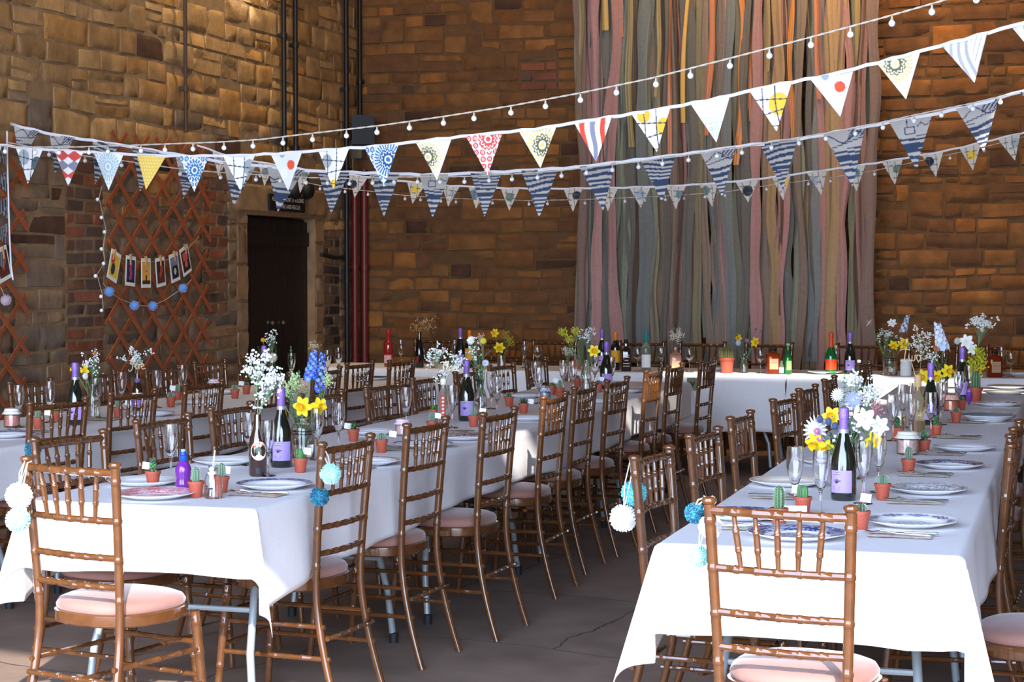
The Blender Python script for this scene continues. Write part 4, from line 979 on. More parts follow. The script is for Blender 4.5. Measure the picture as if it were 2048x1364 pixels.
PRO = [('M', 562, 778, 'large purple-topped sparkling wine bottle nearest the front of the middle table'), ('M', 933, 722, 'purple-topped sparkling wine bottle midway along the middle table'), ('M', 1213, 684, 'purple-topped sparkling wine bottle near the far end of the middle table'), ('R', 1688, 818, 'largest purple-topped sparkling wine bottle, before the right table bouquet'), ('R', 1862, 727, 'purple-topped sparkling wine bottle midway along the right table'), ('R', 1925, 696, 'purple-topped sparkling wine bottle farthest along the right table'), ('L', 150, 727, 'purple-topped sparkling wine bottle on the left table by the trellis'), ('L', 528, 693, 'purple-topped bottle on the left table against the black door')]
for i, (tb, px, py, lb) in enumerate(PRO): inst('pro', prosecco, on(tb, px, py, .317, .045), FRONT+(.25 if i else .3)*(-1 if tb == 'R' else 1), lb, 'purple-topped bottles')
for px, Yh, lb in ((921, 14.15, 'purple-topped bottle beside the orange-capped wine, head table left part'), (1204, 14.25, 'purple-topped bottle beside the yellow-labelled wine, head table'), (1700, 14.1, 'purple-topped bottle right of the orange-necked bottle, head table')):
    inst('pro', prosecco, on('H', px, Yh, 0, .045), FRONT, lb, 'purple-topped bottles')
def bottle(tb, px, py, label, prof, m, parts, h=0, name='bottle', sx_=1, sy_=1, power=None, rz=0, cat='bottle'):
    R_ = max(p[0] for p in prof); loc = on(tb, px, py, h, R_) if tb != 'H' else on('H', px, py, 0, R_)
    o = empty(name, loc, FRONT+rz, label, cat); b = MB(); b.lathe(prof, 28, None, None, sx_, sy_, power); b.build('bottle_body', m, o)
    for (nm, p2, m2) in parts:
        b = MB()
        if nm in ('label', 'strip_label', 'oval_label') and isinstance(p2, tuple) and p2[0] == 'patch': b.add(*cyl_patch(*p2[1:]))
        elif isinstance(p2, tuple) and p2[0] == 'flat': _, w, z0_, z1_, y_ = p2; b.box((0, -y_-.0006, (z0_+z1_)/2), (w, .0012, z1_-z0_))
        else: b.lathe(p2, 24)
        b.build(nm, m2, o, nm not in ('label',))
    return o
WINE = [(0, .004), (.034, 0), (.0368, .006), (.037, .17), (.035, .188), (.026, .205), (.0165, .222), (.0145, .235), (.0142, .298), (0, .30)]
def cap(z0_, z1_, r): return [(r, z0_), (r+.0008, z0_+.001), (r+.0008, z1_-.002), (r-.002, z1_), (0, z1_)]
M_redgl = mat('rosé glass', S(150, 34, 30), .05, coat=1); M_redcap = mat('red foil', S(196, 24, 44), .35)
M_pinklabel = mat('pink label', S(222, 170, 170), .6)
bottle('H', 777, 14.05, 'red rosé bottle with bright red cap at the left end of the head table', WINE, M_redgl, [('cap', cap(.235, .302, .0146), M_redcap), ('label', ('patch', .037, .03, .095, -1.2, .7), M_pinklabel), ('neck_ring', cap(.10, .105, .0372), M_redcap)])
M_blkgl = mat('black glass', S(14, 16, 18), .06, coat=1)
M_tag = mat('red label', S(150, 30, 30), .5)
one = bottle('H', 839, 14.0, 'tall black spirit bottle carrying the One sign and dried spray', [(0, .003), (.034, 0), (.037, .006), (.036, .12), (.030, .17), (.019, .21), (.015, .235), (.0145, .285), (0, .286)], M_blkgl, [('label', ('patch', .0362, .04, .09, -1.1, -.2), M_tag)])
M_orcap = mat('orange foil', S(226, 130, 30), .4); M_yel = mat('yellow label', S(222, 158, 44), .55)
bottle('H', 939, 14.1, 'red wine bottle with orange cap and yellow label, head table left part', WINE, M_blkgl, [('cap', cap(.235, .302, .0146), M_orcap), ('label', ('patch', .037, .06, .155, -1.3, 1.3), M_yel)])
bottle('H', 1231, 14.1, 'red wine bottle with orange cap and yellow label, right of a purple-topped one', WINE, M_blkgl, [('cap', cap(.235, .302, .0146), M_orcap), ('label', ('patch', .037, .06, .155, -1.3, 1.3), M_yel)])
M_whisky = mat('amber spirit glass', S(40, 20, 14), .06, coat=1); M_blklabel = mat('black label', S(26, 24, 26), .5)
jd = bottle('H', 1252, 13.97, 'square dark spirit bottle with black label and clear shoulders, head table', [(0, .002), (.037, 0), (.039, .004), (.039, .155), (.034, .172), (.016, .186), (.0135, .20), (.0135, .225), (0, .226)], M_whisky, [('cap', cap(.213, .246, .015), M_black)], power=6)
b = MB()
for z in (.125, .108, .085, .06, .04): b.box((0, -.0395, z), (.05 if z != .085 else .03, .001, .006))
b.build('label_lines', mat('pale print', S(200, 196, 184), .6), jd, False)
M_aqua = mat('pale green glass', S(190, 210, 186), .04, trans=.85); M_teal = mat('teal foil', S(10, 134, 136), .35)
bottle('H', 1292, 14.0, 'clear white wine bottle with teal cap and white label, head table', WINE, M_aqua, [('cap', cap(.225, .302, .0148), M_teal), ('label', ('patch', .037, .03, .13, -1.2, 1.2), M_white)])
M_pinkgl = mat('pink gin glass', S(200, 150, 130), .05, trans=.5); M_tanlab = mat('tan label', S(190, 146, 110), .6)
gin = bottle('H', 1351, 14.0, 'pink-tinted square bottle holding a round white gypsophila spray', [(0, .002), (.043, 0), (.045, .004), (.045, .12), (.038, .14), (.018, .152), (.0145, .16), (.0145, .19), (.013, .191), (.013, .16), (0, .15)], M_pinkgl, [('label', ('flat', .06, .03, .085, .0455), M_tanlab)], power=5)
M_amber = mat('amber liqueur', S(150, 52, 14), .05, trans=.45, ior=1.4)
for px, Yh, lb in ((1546, 13.95, 'square amber liqueur bottle with black cap in the sun, head table'), (1989, 13.97, 'square brown liqueur bottle near the right end of the head table')):
    am = bottle('H', px, Yh, lb, [(0, .002), (.050, 0), (.053, .004), (.053, .13), (.047, .152), (.022, .160), (.018, .165), (.018, .178), (0, .179)], M_amber, [('cap', cap(.17, .195, .022), M_blklabel), ('label', ('flat', .066, .035, .115, .0535), M_tanlab)], power=5)
    vs_, fs_ = text_mesh('DISARONNO', .011); b = MB(); b.add([(v[0]*.8, -.0552, .085+v[1]) for v in vs_], fs_); b.build('lettering', M_ink, am, False)
M_grgl = mat('bright green glass', S(20, 130, 60), .06, trans=.5, coat=.5)
BEER = [(0, .003), (.028, 0), (.0305, .005), (.0305, .115), (.027, .138), (.016, .165), (.0135, .185), (.0132, .225), (0, .226)]
bottle('H', 1576, 13.95, 'small bright green beer bottle right of the square amber one', BEER, M_grgl, [('cap', cap(.215, .232, .0145), mat('lime cap', S(150, 210, 130), .4)), ('label', ('patch', .0306, .03, .10, -.5, .9), mat('lime label', S(150, 214, 110), .5))])
bottle('H', 1563, 13.92, 'tiny clear mixer bottle beside the green beer bottle', [(0, .002), (.016, 0), (.018, .004), (.018, .06), (.009, .085), (.008, .10), (0, .101)], M_aqua, [('label', ('patch', .018, .01, .05, -1.5, 1.5), M_white)])
M_orfoil = mat('orange red foil', S(226, 70, 30), .35)
bottle('H', 1662, 13.98, 'green bottle with orange-red neck and label standing on the head table', [(0, .004), (.036, 0), (.042, .005), (.042, .13), (.036, .16), (.024, .195), (.016, .225), (.0145, .31), (0, .312)], M_grgl, [('foil', [(.0215, .205), (.0165, .228), (.0158, .268), (.019, .29), (.0175, .312), (.008, .318), (0, .318)], M_orfoil), ('label', ('patch', .0422, .035, .115, -1.5, 1.5), M_orfoil)])
bottle('H', 1718, 13.92, 'small clear bottle with pale stopper near the right part of the head table', [(0, .002), (.017, 0), (.019, .004), (.019, .07), (.010, .09), (.010, .10), (0, .101)], M_aqua, [('cap', cap(.095, .115, .0125), M_white)])
# beer bottles holding sprays
M_cream = mat('cream label', S(232, 226, 200), .6)
mo = bottle('M', 516, 955, 'brown beer bottle with round cream label holding gypsophila, middle table front', [(0, .003), (.031, 0), (.034, .006), (.034, .12), (.030, .148), (.0175, .178), (.0145, .20), (.0138, .235), (.0115, .2355), (.0115, .2), (0, .19)], M_brglass, [], h=.0, rz=.25)
b = MB(); vs_ = [(0, .098)]; vs_ += [(.034*.95*math.cos(2*PI*k/32), .098+.036*math.sin(2*PI*k/32)) for k in range(32)]
b.add(wrap([(v[0], v[1]) for v in vs_], .034, 0, .0010), [(0, 1+k, 1+(k+1) % 32) for k in range(32)]); lb = b.build('oval_label', M_cream, mo)
M_redink = mat('red print', S(196, 60, 50), .6); b = MB()
for k, ch in enumerate('MORETTI'):
    vs_, fs_ = text_mesh(ch, .012, .0004); a = math.radians(140-k*27); ca, sa = math.cos(a-PI/2), math.sin(a-PI/2)
    b.add(wrap([(v[0]*ca-v[1]*sa+.026*math.cos(a), v[0]*sa+v[1]*ca+.098+.027*math.sin(a)) for v in vs_], .034, 0, .0016), fs_)
b.build('lettering', M_redink, lb, False)
b = MB(); b.add(wrap([(-.008, .082), (.008, .082), (.010, .100), (.005, .112), (0, .117), (-.005, .112), (-.010, .100)], .034, 0, .0016), [(0, 1, 2, 3, 4, 5, 6)]); b.build('emblem', mat('green print', S(90, 110, 90), .6), lb, False)
b = MB(); b.add(*cyl_patch(.0338, .010, .034, -.35, .35)); b.build('lower_label', mat('dark label', S(48, 40, 50), .5), mo)
fv = bottle('L', 275, 749, 'small brown ale bottle with purple label under the wooden Five sign', [(0, .003), (.028, 0), (.0305, .005), (.0305, .115), (.027, .138), (.016, .165), (.0135, .185), (.0132, .216), (.011, .2165), (.011, .18), (0, .17)], M_brglass, [('label', ('patch', .0307, .03, .072, -1.1, 1.1), M_purple), ('strip_label', ('patch', .0307, .082, .11, -1.1, 1.1), M_cream), ('neck_band', cap(.168, .19, .0155), mat('purple band', S(110, 96, 150), .5))], h=.2165)
th = bottle('M', 887, 850, 'clear bottle with red patterned strip holding the wooden Three sign', [(0, .003), (.028, 0), (.031, .005), (.031, .13), (.026, .155), (.0155, .175), (.014, .19), (.0138, .245), (.012, .2455), (.012, .19), (0, .18)], mat('smoky glass', S(200, 190, 180), .05, trans=.7), [('label', ('patch', .0312, .012, .15, -.5, .4), mat('red print strip', S(190, 74, 60), .6)), ('neck_band', cap(.20, .232, .0150), M_cream)], h=0)
for k in range(7):
    b = MB(); b.box((-.001, -.0322, .022+k*.0185), (.012, .001, .010)); b.build('pattern_mark', M_cream, th, False)
tw = bottle('R', 1836, 752, 'clear glass bottle with tall cork neck holding the wooden Two sign', [(0, .003), (.033, 0), (.036, .005), (.036, .13), (.030, .165), (.018, .19), (.015, .205), (.0145, .235), (0, .236)], mat('faintly amber glass', S(226, 206, 160), .04, trans=.85), [('cork', cap(.215, .275, .0165), mat('cork', S(206, 168, 120), .8))], h=.275)
fo = bottle('L', 628, 724, 'dark bottle holding the wooden Four sign on the left table', BEER, M_brglass, [('label', ('patch', .0307, .03, .09, -1, 1), M_cream)], h=.226)
# juice bottle, milk bottle
M_juice = mat('purple juice', S(130, 50, 160), .12, trans=.25, coat=.6); M_bluecap = mat('blue cap', S(24, 76, 190), .35)
jb = bottle('M', 367, 985, 'small purple juice bottle with blue sports cap on the middle table', [(0, .003), (.026, 0), (.0285, .005), (.028, .03), (.0245, .045), (.028, .06), (.029, .078), (.022, .096), (.013, .106), (.0125, .112), (0, .113)], M_juice, [('cap', [(.0145, .108), (.0155, .110), (.0155, .124), (.011, .128), (.0105, .140), (0, .141)], M_bluecap), ('valve', [(.008, .140), (.0085, .148), (0, .149)], mat('pale blue plastic', S(150, 200, 230), .3))], h=0)
mk = bottle('M', 427, 1000, 'small clear milk bottle with white tag and straw on the middle table', [(0, .003), (.029, 0), (.031, .004), (.031, .062), (.026, .078), (.016, .092), (.0145, .104), (.0165, .108), (.0165, .114), (.0145, .1145), (.0128, .104), (.0145, .093), (.024, .078), (.029, .062), (.029, .006), (0, .005)], M_glass, [], h=0)
b = MB(); b.tube([(-.012, 0, .01), (.006, -.002, .165)], .0028, 8); tag(child(b.build('straw', M_white, mk), mk))
b = MB(); b.box((-.003, -.0185, .075), (.014, .003, .04)); b.ball((-.003, -.0185, .102), .009, 10, 7); b.ball((-.012, -.0185, .088), .005, 8, 5); b.ball((.006, -.0185, .088), .005, 8, 5); b.build('charm', M_white, mk)
b = MB(); b.box((-.006, -.0315, .036), (.018, .001, .006)); b.build('tag_print', M_ink, mk, False)
# jars with cloth lids
def jar(tb, px, py, label, fill, lid, r=.036, hh=.075, lidtype='cloth', h=0, spots=None):
    loc = on(tb, px, py, h, r); o = empty('jam_jar', loc, FRONT, label, 'jar')
    b = MB(); b.lathe([(0, .002), (r*.93, 0), (r, .005), (r, hh*.78), (r*.86, hh*.88), (r*.86, hh*.95), (r*.82, hh*.95), (r*.82, hh*.88), (r*.95, hh*.77), (r*.95, .008), (0, .007)], 24); b.build('jar_glass', M_glass, o)
    b = MB(); b.lathe([(0, .0085), (r*.9, .0095), (r*.92, hh*.66), (r*.6, hh*.72), (0, hh*.73)], 20); b.build('contents', fill, o)
    b = MB(); n = 40; vs_ = [(0, 0, hh+.006)]; prof = [(r*.5, hh+.006), (r*.88, hh+.003), (r*.95, hh*.93), (r*1.0, hh*.86), (r*1.18, hh*.74)] if lidtype == 'cloth' else [(r*.5, hh+.002), (r*.92, hh), (r*.95, hh-.004), (r*.95, hh-.014), (r*.93, hh-.016)]
    cs2 = []
    for k in range(n):
        a = 2*PI*k/n
        for j, (q, z) in enumerate(prof):
            f = 1+(.07*math.sin(a*9) if j == len(prof)-1 and lidtype == 'cloth' else 0); vs_.append((q*f*math.cos(a), q*f*math.sin(a), z))
    P_ = len(prof); fs_ = [(0, 1+k*P_, 1+((k+1) % n)*P_) for k in range(n)]+[(1+k*P_+j, 1+k*P_+j+1, 1+((k+1) % n)*P_+j+1, 1+((k+1) % n)*P_+j) for k in range(n) for j in range(P_-1)]
    if spots: cs2 = [spots[0] if (int(v[0]*130+50)+int(v[1]*130+50)+int(v[2]*130)) % 2 else spots[1] for v in vs_]
    b.add(vs_, fs_, cs2 if spots else S(*lid)); b.build('cloth_lid' if lidtype == 'cloth' else 'screw_lid', M_col, o)
    if lidtype == 'cloth': b = MB(); b.tube([(r*.97*math.cos(a), r*.97*math.sin(a), hh*.9) for a in np.linspace(0, 2*PI, 25)], .0018, 5); b.build('twine', M_cord, o)
    return o
M_pinkf = mat('coral pink sweets', S(222, 150, 130), .6, noise=.3, nscale=90); M_orf = mat('orange jam', S(220, 130, 90), .4, noise=.3, nscale=60); M_palef = mat('pale sweets', S(226, 190, 180), .6, noise=.3, nscale=70); M_bluef = mat('blue and white sweets', S(150, 170, 200), .6, noise=.3, nscale=80)
jar('L', 24, 857, 'jar of coral sweets with white lid at the left edge, left table', M_pinkf, (236, 234, 228), h=0, r=.04, hh=.09)
jar('L', 428, 785, 'pink-capped jar on the far part of the left table', M_palef, (226, 190, 210), spots=(S(220, 170, 196), W), h=0)
jar('M', 806, 874, 'jam jar with pink gingham cloth cap on the middle table', M_palef, (0, 0, 0), spots=(S(214, 180, 214), S(244, 226, 240)), h=0)
jar('M', 1090, 803, 'jam jar with blue striped cloth cap on the middle table', M_bluef, (0, 0, 0), spots=(S(120, 146, 190), W), h=0)
jar('R', 1815, 912, 'large jar with pale lace cap and pink label in mid right table', M_palef, (226, 222, 206), h=0, r=.046, hh=.095)
jar('R', 1902, 824, 'orange jar with pink gingham cap on the right table', M_orf, (0, 0, 0), spots=(S(214, 140, 120), S(236, 196, 180)), h=0, r=.04, hh=.085)
loc = on('H', 1812, 13.95, 0, .045); o = empty('candle_jar', loc, FRONT, 'bright white lidded candle jar right of the large flower jar, head table', 'jar')
b = MB(); b.lathe([(0, 0), (.038, 0), (.042, .004), (.042, .085), (.036, .1), (0, .101)], 24); b.build('body', M_white, o)
b = MB(); b.lathe([(.038, .1), (.042, .101), (.042, .122), (.036, .126), (0, .127)], 24); b.build('screw_lid', M_white, o)
loc = on('R', 1938, 812, .0, .02); o = empty('bubble_tube', loc, FRONT, 'thin purple bubble bottle beside the tall cactus, right table', 'bottle')
b = MB(); b.lathe([(0, 0), (.006, .002), (.016, .035), (.02, .04), (.019, .07), (.014, .075), (0, .076)], 14); b.build('body', mat('violet plastic', S(110, 60, 150), .35), o)
b = MB(); b.lathe([(.014, .074), (.016, .076), (.015, .092), (0, .093)], 14); b.build('cap', M_purple, o)
# --- potted cacti
def ribbed(mb, r, h, n, z0_, col, spine=True, seed=0):
    rn = random.Random(seed); m = n*6; vs_ = []; cs2 = []; K = 9
    for j in range(K+1):
        t = j/K; q = math.sin(PI*min(.5, t*.9+.05)) if t < .5 else math.sqrt(max(0, 1-((t-.5)/.5)**2.2)); q = q if t >= .5 else .78+.22*q
        for k in range(m):
            a = 2*PI*k/m; f = 1+.12*math.cos(n*a); c = .8+.35*math.cos(n*a)
            vs_.append((r*q*f*math.cos(a), r*q*f*math.sin(a), z0_+h*t)); cs2.append((col[0]*c, col[1]*c, col[2]*c, 1))
    fs_ = [(j*m+k, j*m+(k+1) % m, (j+1)*m+(k+1) % m, (j+1)*m+k) for j in range(K) for k in range(m)]
    mb.add(vs_, fs_, cs2)
    if spine:
        for k in range(n):
            a = 2*PI*k/n
            for j in range(2, 9):
                t = j/9; q = (.95 if t < .5 else math.sqrt(max(0, 1-((t-.5)/.5)**2.2)))*r*1.12
                p = Vector((q*math.cos(a), q*math.sin(a), z0_+h*t))
                for e in (-.5, .5): d = Vector((math.cos(a+e), math.sin(a+e), .3))*.0045; mb.add([p, p+d, p+Vector((0, 0, .0012))], [(0, 1, 2)], (.75, .72, .6, 1))
GRN = S(92, 124, 84); GR2 = S(112, 140, 112); GR3 = S(84, 140, 76); GRD = S(62, 92, 66)
def plantpot(tb, px, py, kind, label, card=None, s=1.0, h=0, rot=0, pot=M_terra):
    loc = on(tb, px, py, h, .03*s) if tb != 'H' else on('H', px, py, 0, .03*s)
    o = empty('potted_cactus' if kind != 'aloe' and kind != 'leafy' else 'potted_succulent', loc, FRONT+rot, label, 'potted plant')
    b = MB(); b.lathe([(0, .001), (.019*s, 0), (.0205*s, .002), (.0262*s, .046*s), (.029*s, .0465*s), (.0298*s, .057*s), (.0275*s, .0575*s), (.027*s, .05*s), (0, .05*s)], 24); b.build('pot', pot, o)
    b = MB(); b.lathe([(.0268*s, .0515*s), (.015*s, .054*s), (0, .0545*s)], 16); b.build('soil', M_soil, o)
    z = .052*s; rn = random.Random(hash_(label)); b = MB()
    if kind == 'round': ribbed(b, .019*s, .034*s, 12, z, GR2, True)
    elif kind == 'col': ribbed(b, .0135*s, .055*s, 9, z, GR2, True)
    elif kind == 'tall': ribbed(b, .017*s, .075*s, 8, z, GRN, True)
    elif kind == 'small': ribbed(b, .015*s, .026*s, 10, z, GRD, True)
    elif kind == 'cluster':
        for k in range(6): a = k*1.05; c = .011*s*(k > 0); mb_ = MB(); ribbed(mb_, .010*s, rn.uniform(.022, .045)*s, 7, z, GR3 if k % 2 else GRN, False); b.add([(v[0]+c*math.cos(a), v[1]+c*math.sin(a), v[2]) for v in mb_.v], mb_.f, mb_.c)
    elif kind == 'bumpy':
        for k in range(26): zz = z+.004+k*.0018*s; a = k*2.4; q = .011*s*(1-k/60); b.ball((q*math.cos(a), q*math.sin(a), zz), .0055*s, 7, 5, rn.choice([GRN, GR3, GRD]))
    elif kind == 'big':
        for k in range(5):
            a = k*1.26; c = .014*s*(k > 0); mb_ = MB(); ribbed(mb_, .017*s, .044*s*(1 if k else 1.15), 11, z, S(120, 116, 70), True); b.add([(v[0]+c*math.cos(a), v[1]+c*math.sin(a), v[2]) for v in mb_.v], mb_.f, mb_.c)
    if kind in ('aloe', 'leafy'):
        n = 18 if kind == 'aloe' else 26
        for k in range(n):
            a = k*2.4; t = k/n; L_ = (.046 if kind == 'aloe' else .03)*s*(1-.3*t); el = .35+1.0*t; w = .0048*s if kind == 'aloe' else .008*s
            d = Vector((math.cos(a)*math.cos(el), math.sin(a)*math.cos(el), math.sin(el))); side = Vector((-math.sin(a), math.cos(a), 0)); c0 = Vector((0, 0, z+.004*s*t))
            pts = [c0-side*w*.6, c0+side*w*.6, c0+d*L_*.45+side*w, c0+d*L_*.45-side*w, c0+d*L_*1.0+Vector((0, 0, L_*.18)), c0+d*L_*.4-Vector((0, 0, w*.8))]
            c = rn.choice([S(70, 104, 66), S(96, 128, 84), S(58, 88, 60)]) if kind == 'aloe' else rn.choice([S(96, 160, 60), S(120, 180, 70), S(70, 130, 50)])
            b.add(pts, [(0, 1, 2, 3), (3, 2, 4), (0, 3, 5), (1, 5, 2), (3, 4, 5), (2, 5, 4), (0, 5, 1)], c)
        b.build('leaves', M_leaf, o)
    else: b.build('cactus_body', M_leaf, o)
    if card:
        dx, dz = card; b = MB(); b.box((dx*s, .004, z+dz*s), (.032, .001, .026), Matrix.Rotation(.12, 4, 'Y')); b.build('name_card', M_white, o, False)
    return o
def hash_(s): return sum((i+1)*ord(c) for i, c in enumerate(s))
POTS = [('M', 306, 976, 'bumpy', 'cactus in terracotta pot behind the pink patterned plate, white card on its left', (-.034, .02)), ('M', 392, 998, 'col', 'upright cactus pot between juice bottle and milk bottle', None), ('M', 443, 988, 'col', 'cactus pot just behind the small milk bottle, white card above', (.006, .03)),
        ('M', 601, 948, 'cluster', 'clustered cactus pot in front of the large purple-topped bottle', (.018, .035)), ('M', 707, 885, 'aloe', 'spiky aloe pot behind the first right-side chair', (-.035, .015)), ('M', 763, 908, 'round', 'cactus pot with a name card beside the first right-side chair', (.04, .035)),
        ('M', 864, 868, 'col', 'pale furry cactus with a white card before the leafy succulent', (.02, .035)), ('M', 868, 842, 'leafy', 'leafy bright green succulent behind the pale furry cactus', None), ('M', 947, 856, 'col', 'cactus pot in front of the second purple-topped bottle, card to its right', (.04, .035)), ('M', 1018, 815, 'small', 'small dark cactus pot left of the taller aloe, middle table', None),
        ('M', 1047, 829, 'aloe', 'tall thin aloe pot with white card in mid middle table', (.034, .02)), ('M', 1104, 791, 'leafy', 'succulent pot with white card behind the blue-capped jar', (.01, .04)), ('M', 1120, 796, 'col', 'dark cactus pot right of the blue-capped jar', None), ('M', 1155, 775, 'small', 'terracotta pot left of the yellow flower vase, middle table', None),
        ('M', 1197, 786, 'small', 'orange pot with white card at the foot of the far purple-topped bottle', (.01, .035)),
        ('L', 76, 860, 'col', 'cactus pot behind the second chair back from the left, left table', (.04, .035)), ('L', 112, 846, 'leafy', 'bright green plant pot left of the purple-topped bottle, left table', (-.034, .03)), ('L', 236, 838, 'col', 'cactus pot with white card left of the Five bottle', (.045, .035)), ('L', 342, 816, 'round', 'grey-green cactus pot, front one of two with white cards', (-.004, .06)),
        ('L', 355, 805, 'col', 'upright cactus pot, rear one of two with white cards', (-.034, .02)), ('L', 470, 799, 'round', 'round cactus pot left of the white spray bottle, left table', (.03, .045)), ('L', 493, 790, 'small', 'small cactus pot behind the white spray bottle, left table', None),
        ('R', 1558, 1056, 'tall', 'upright cactus pot behind the front right chair, left of the white card', None), ('R', 1606, 1032, 'cluster', 'pointed green cactus pot between two flutes, right table', (-.03, .025)), ('R', 1722, 1062, 'small', 'cactus pot with tall white card behind the front right chair post', (.002, .045)), ('R', 1765, 1003, 'round', 'round striped cactus pot right of the largest purple-topped bottle', None),
        ('R', 1817, 950, 'col', 'blue-green oval cactus pot beside the dark-rimmed plate', None), ('R', 1848, 909, 'bumpy', 'lumpy green cactus pot beside the lace-capped jar', None), ('R', 1872, 876, 'bumpy', 'dark cactus pot right of the second purple-topped bottle, right table', None), ('R', 1912, 848, 'small', 'small dark cactus pot in front of the orange jar', None), ('R', 1795, 882, 'bumpy', 'dark little cactus pot behind the white alstroemeria', None), ('R', 1922, 822, 'small', 'cactus pot right of the orange jar, half hidden', None)]
for tb, px, py, kd, lb, cd in POTS: plantpot(tb, px, py, kd, lb, cd, .98, rot=R.uniform(-.4, .4))
plantpot('R', 1951, 805, 'tall', 'tallest cactus in a terracotta pot at the far end of the right table', None, 1.45)
plantpot('H', 1454, 13.95, 'big', 'large spiny cactus in a red pot on the sunlit head table', None, 2.05)
plantpot('H', 1155, 14.15, 'small', 'plain terracotta pot on the head table left of the yellow flowers', None, 1.3)
plantpot('H', 868, 14.0, 'leafy', 'low leafy pot beside the black bottle on the head table', None, 1.2)
# --- plates
def plate(tb, px, py, label, fn, r=.138, bowl=0, deep=.0):
    loc = on(tb, px, py, .012, r*.9); o = empty('dinner_plate', loc, R.uniform(0, 6), label, 'plate')
    prof = [(0, .004), (r*.35, .004), (r*.58, .0045), (r*.66, .008+deep*.6), (r*.72, .0125+deep), (r*.86, .017+deep), (r, .021+deep*1.3), (r*1.005, .0195+deep*1.3), (r*.99, .0175+deep*1.3), (r*.70, .006+deep*.8), (r*.56, 0), (r*.5, -.0005)]
    pf = []
    for i in range(len(prof)-1):
        k = 6 if i < 6 else 1
        for j in range(k): t = j/k; pf.append((prof[i][0]*(1-t)+prof[i+1][0]*t, prof[i][1]*(1-t)+prof[i+1][1]*t, i < 6))
    pf.append(prof[-1]+(False,)); b = MB(); n = 96; vs_ = []; cs2 = []
    for k in range(n):
        a = 2*PI*k/n
        for (q, z, top) in pf: vs_.append((q*math.cos(a), q*math.sin(a), z)); cs2.append(fn(q/r, a) if top else S(232, 232, 236))
    P_ = len(pf); fs_ = [(k*P_+j, ((k+1) % n)*P_+j, ((k+1) % n)*P_+j+1, k*P_+j+1) for k in range(n) for j in range(P_-1)]+[tuple(k*P_+P_-1 for k in reversed(range(n)))]
    b.add(vs_, fs_, cs2); o2 = b.build('china', M_glaze, o)
    return o
WB = S(236, 236, 240)
def transfer(ink, rim=.66, centre=True, dens=1.0, bg=WB, rimline=True):
    def f(q, a):
        x, y = q*math.cos(a), q*math.sin(a); v = math.sin(x*31+3*math.sin(y*17))*math.sin(y*29+3*math.sin(x*19))
        if rimline and q > .97: return mix(bg, ink, .8)
        if q > rim: return mix(bg, ink, 1 if v*dens > -.16 else .45)
        if q > rim-.12: return bg
        if centre and q < rim-.13: return mix(bg, ink, .9 if v > .02 else .22)
        return bg
    return f
def sprigs(ink, n=9, bg=WB):
    def f(q, a):
        k = (a*n/(2*PI)) % 1
        if q > .72 and abs(q-.85) < .09*abs(math.sin(k*PI)) and math.sin(k*22)*math.cos(q*60) > -.3: return mix(bg, ink, .85)
        if q < .48 and math.sin(q*40+math.sin(a*5)*2)*math.cos(a*7) > .15: return mix(bg, ink, .7)
        return bg
    return f
def rimmed(c, q0=.93, bg=WB): return lambda q, a: c if q > q0 else bg
BLU = S(44, 58, 118); PK = S(206, 120, 128); GD = S(190, 164, 120)
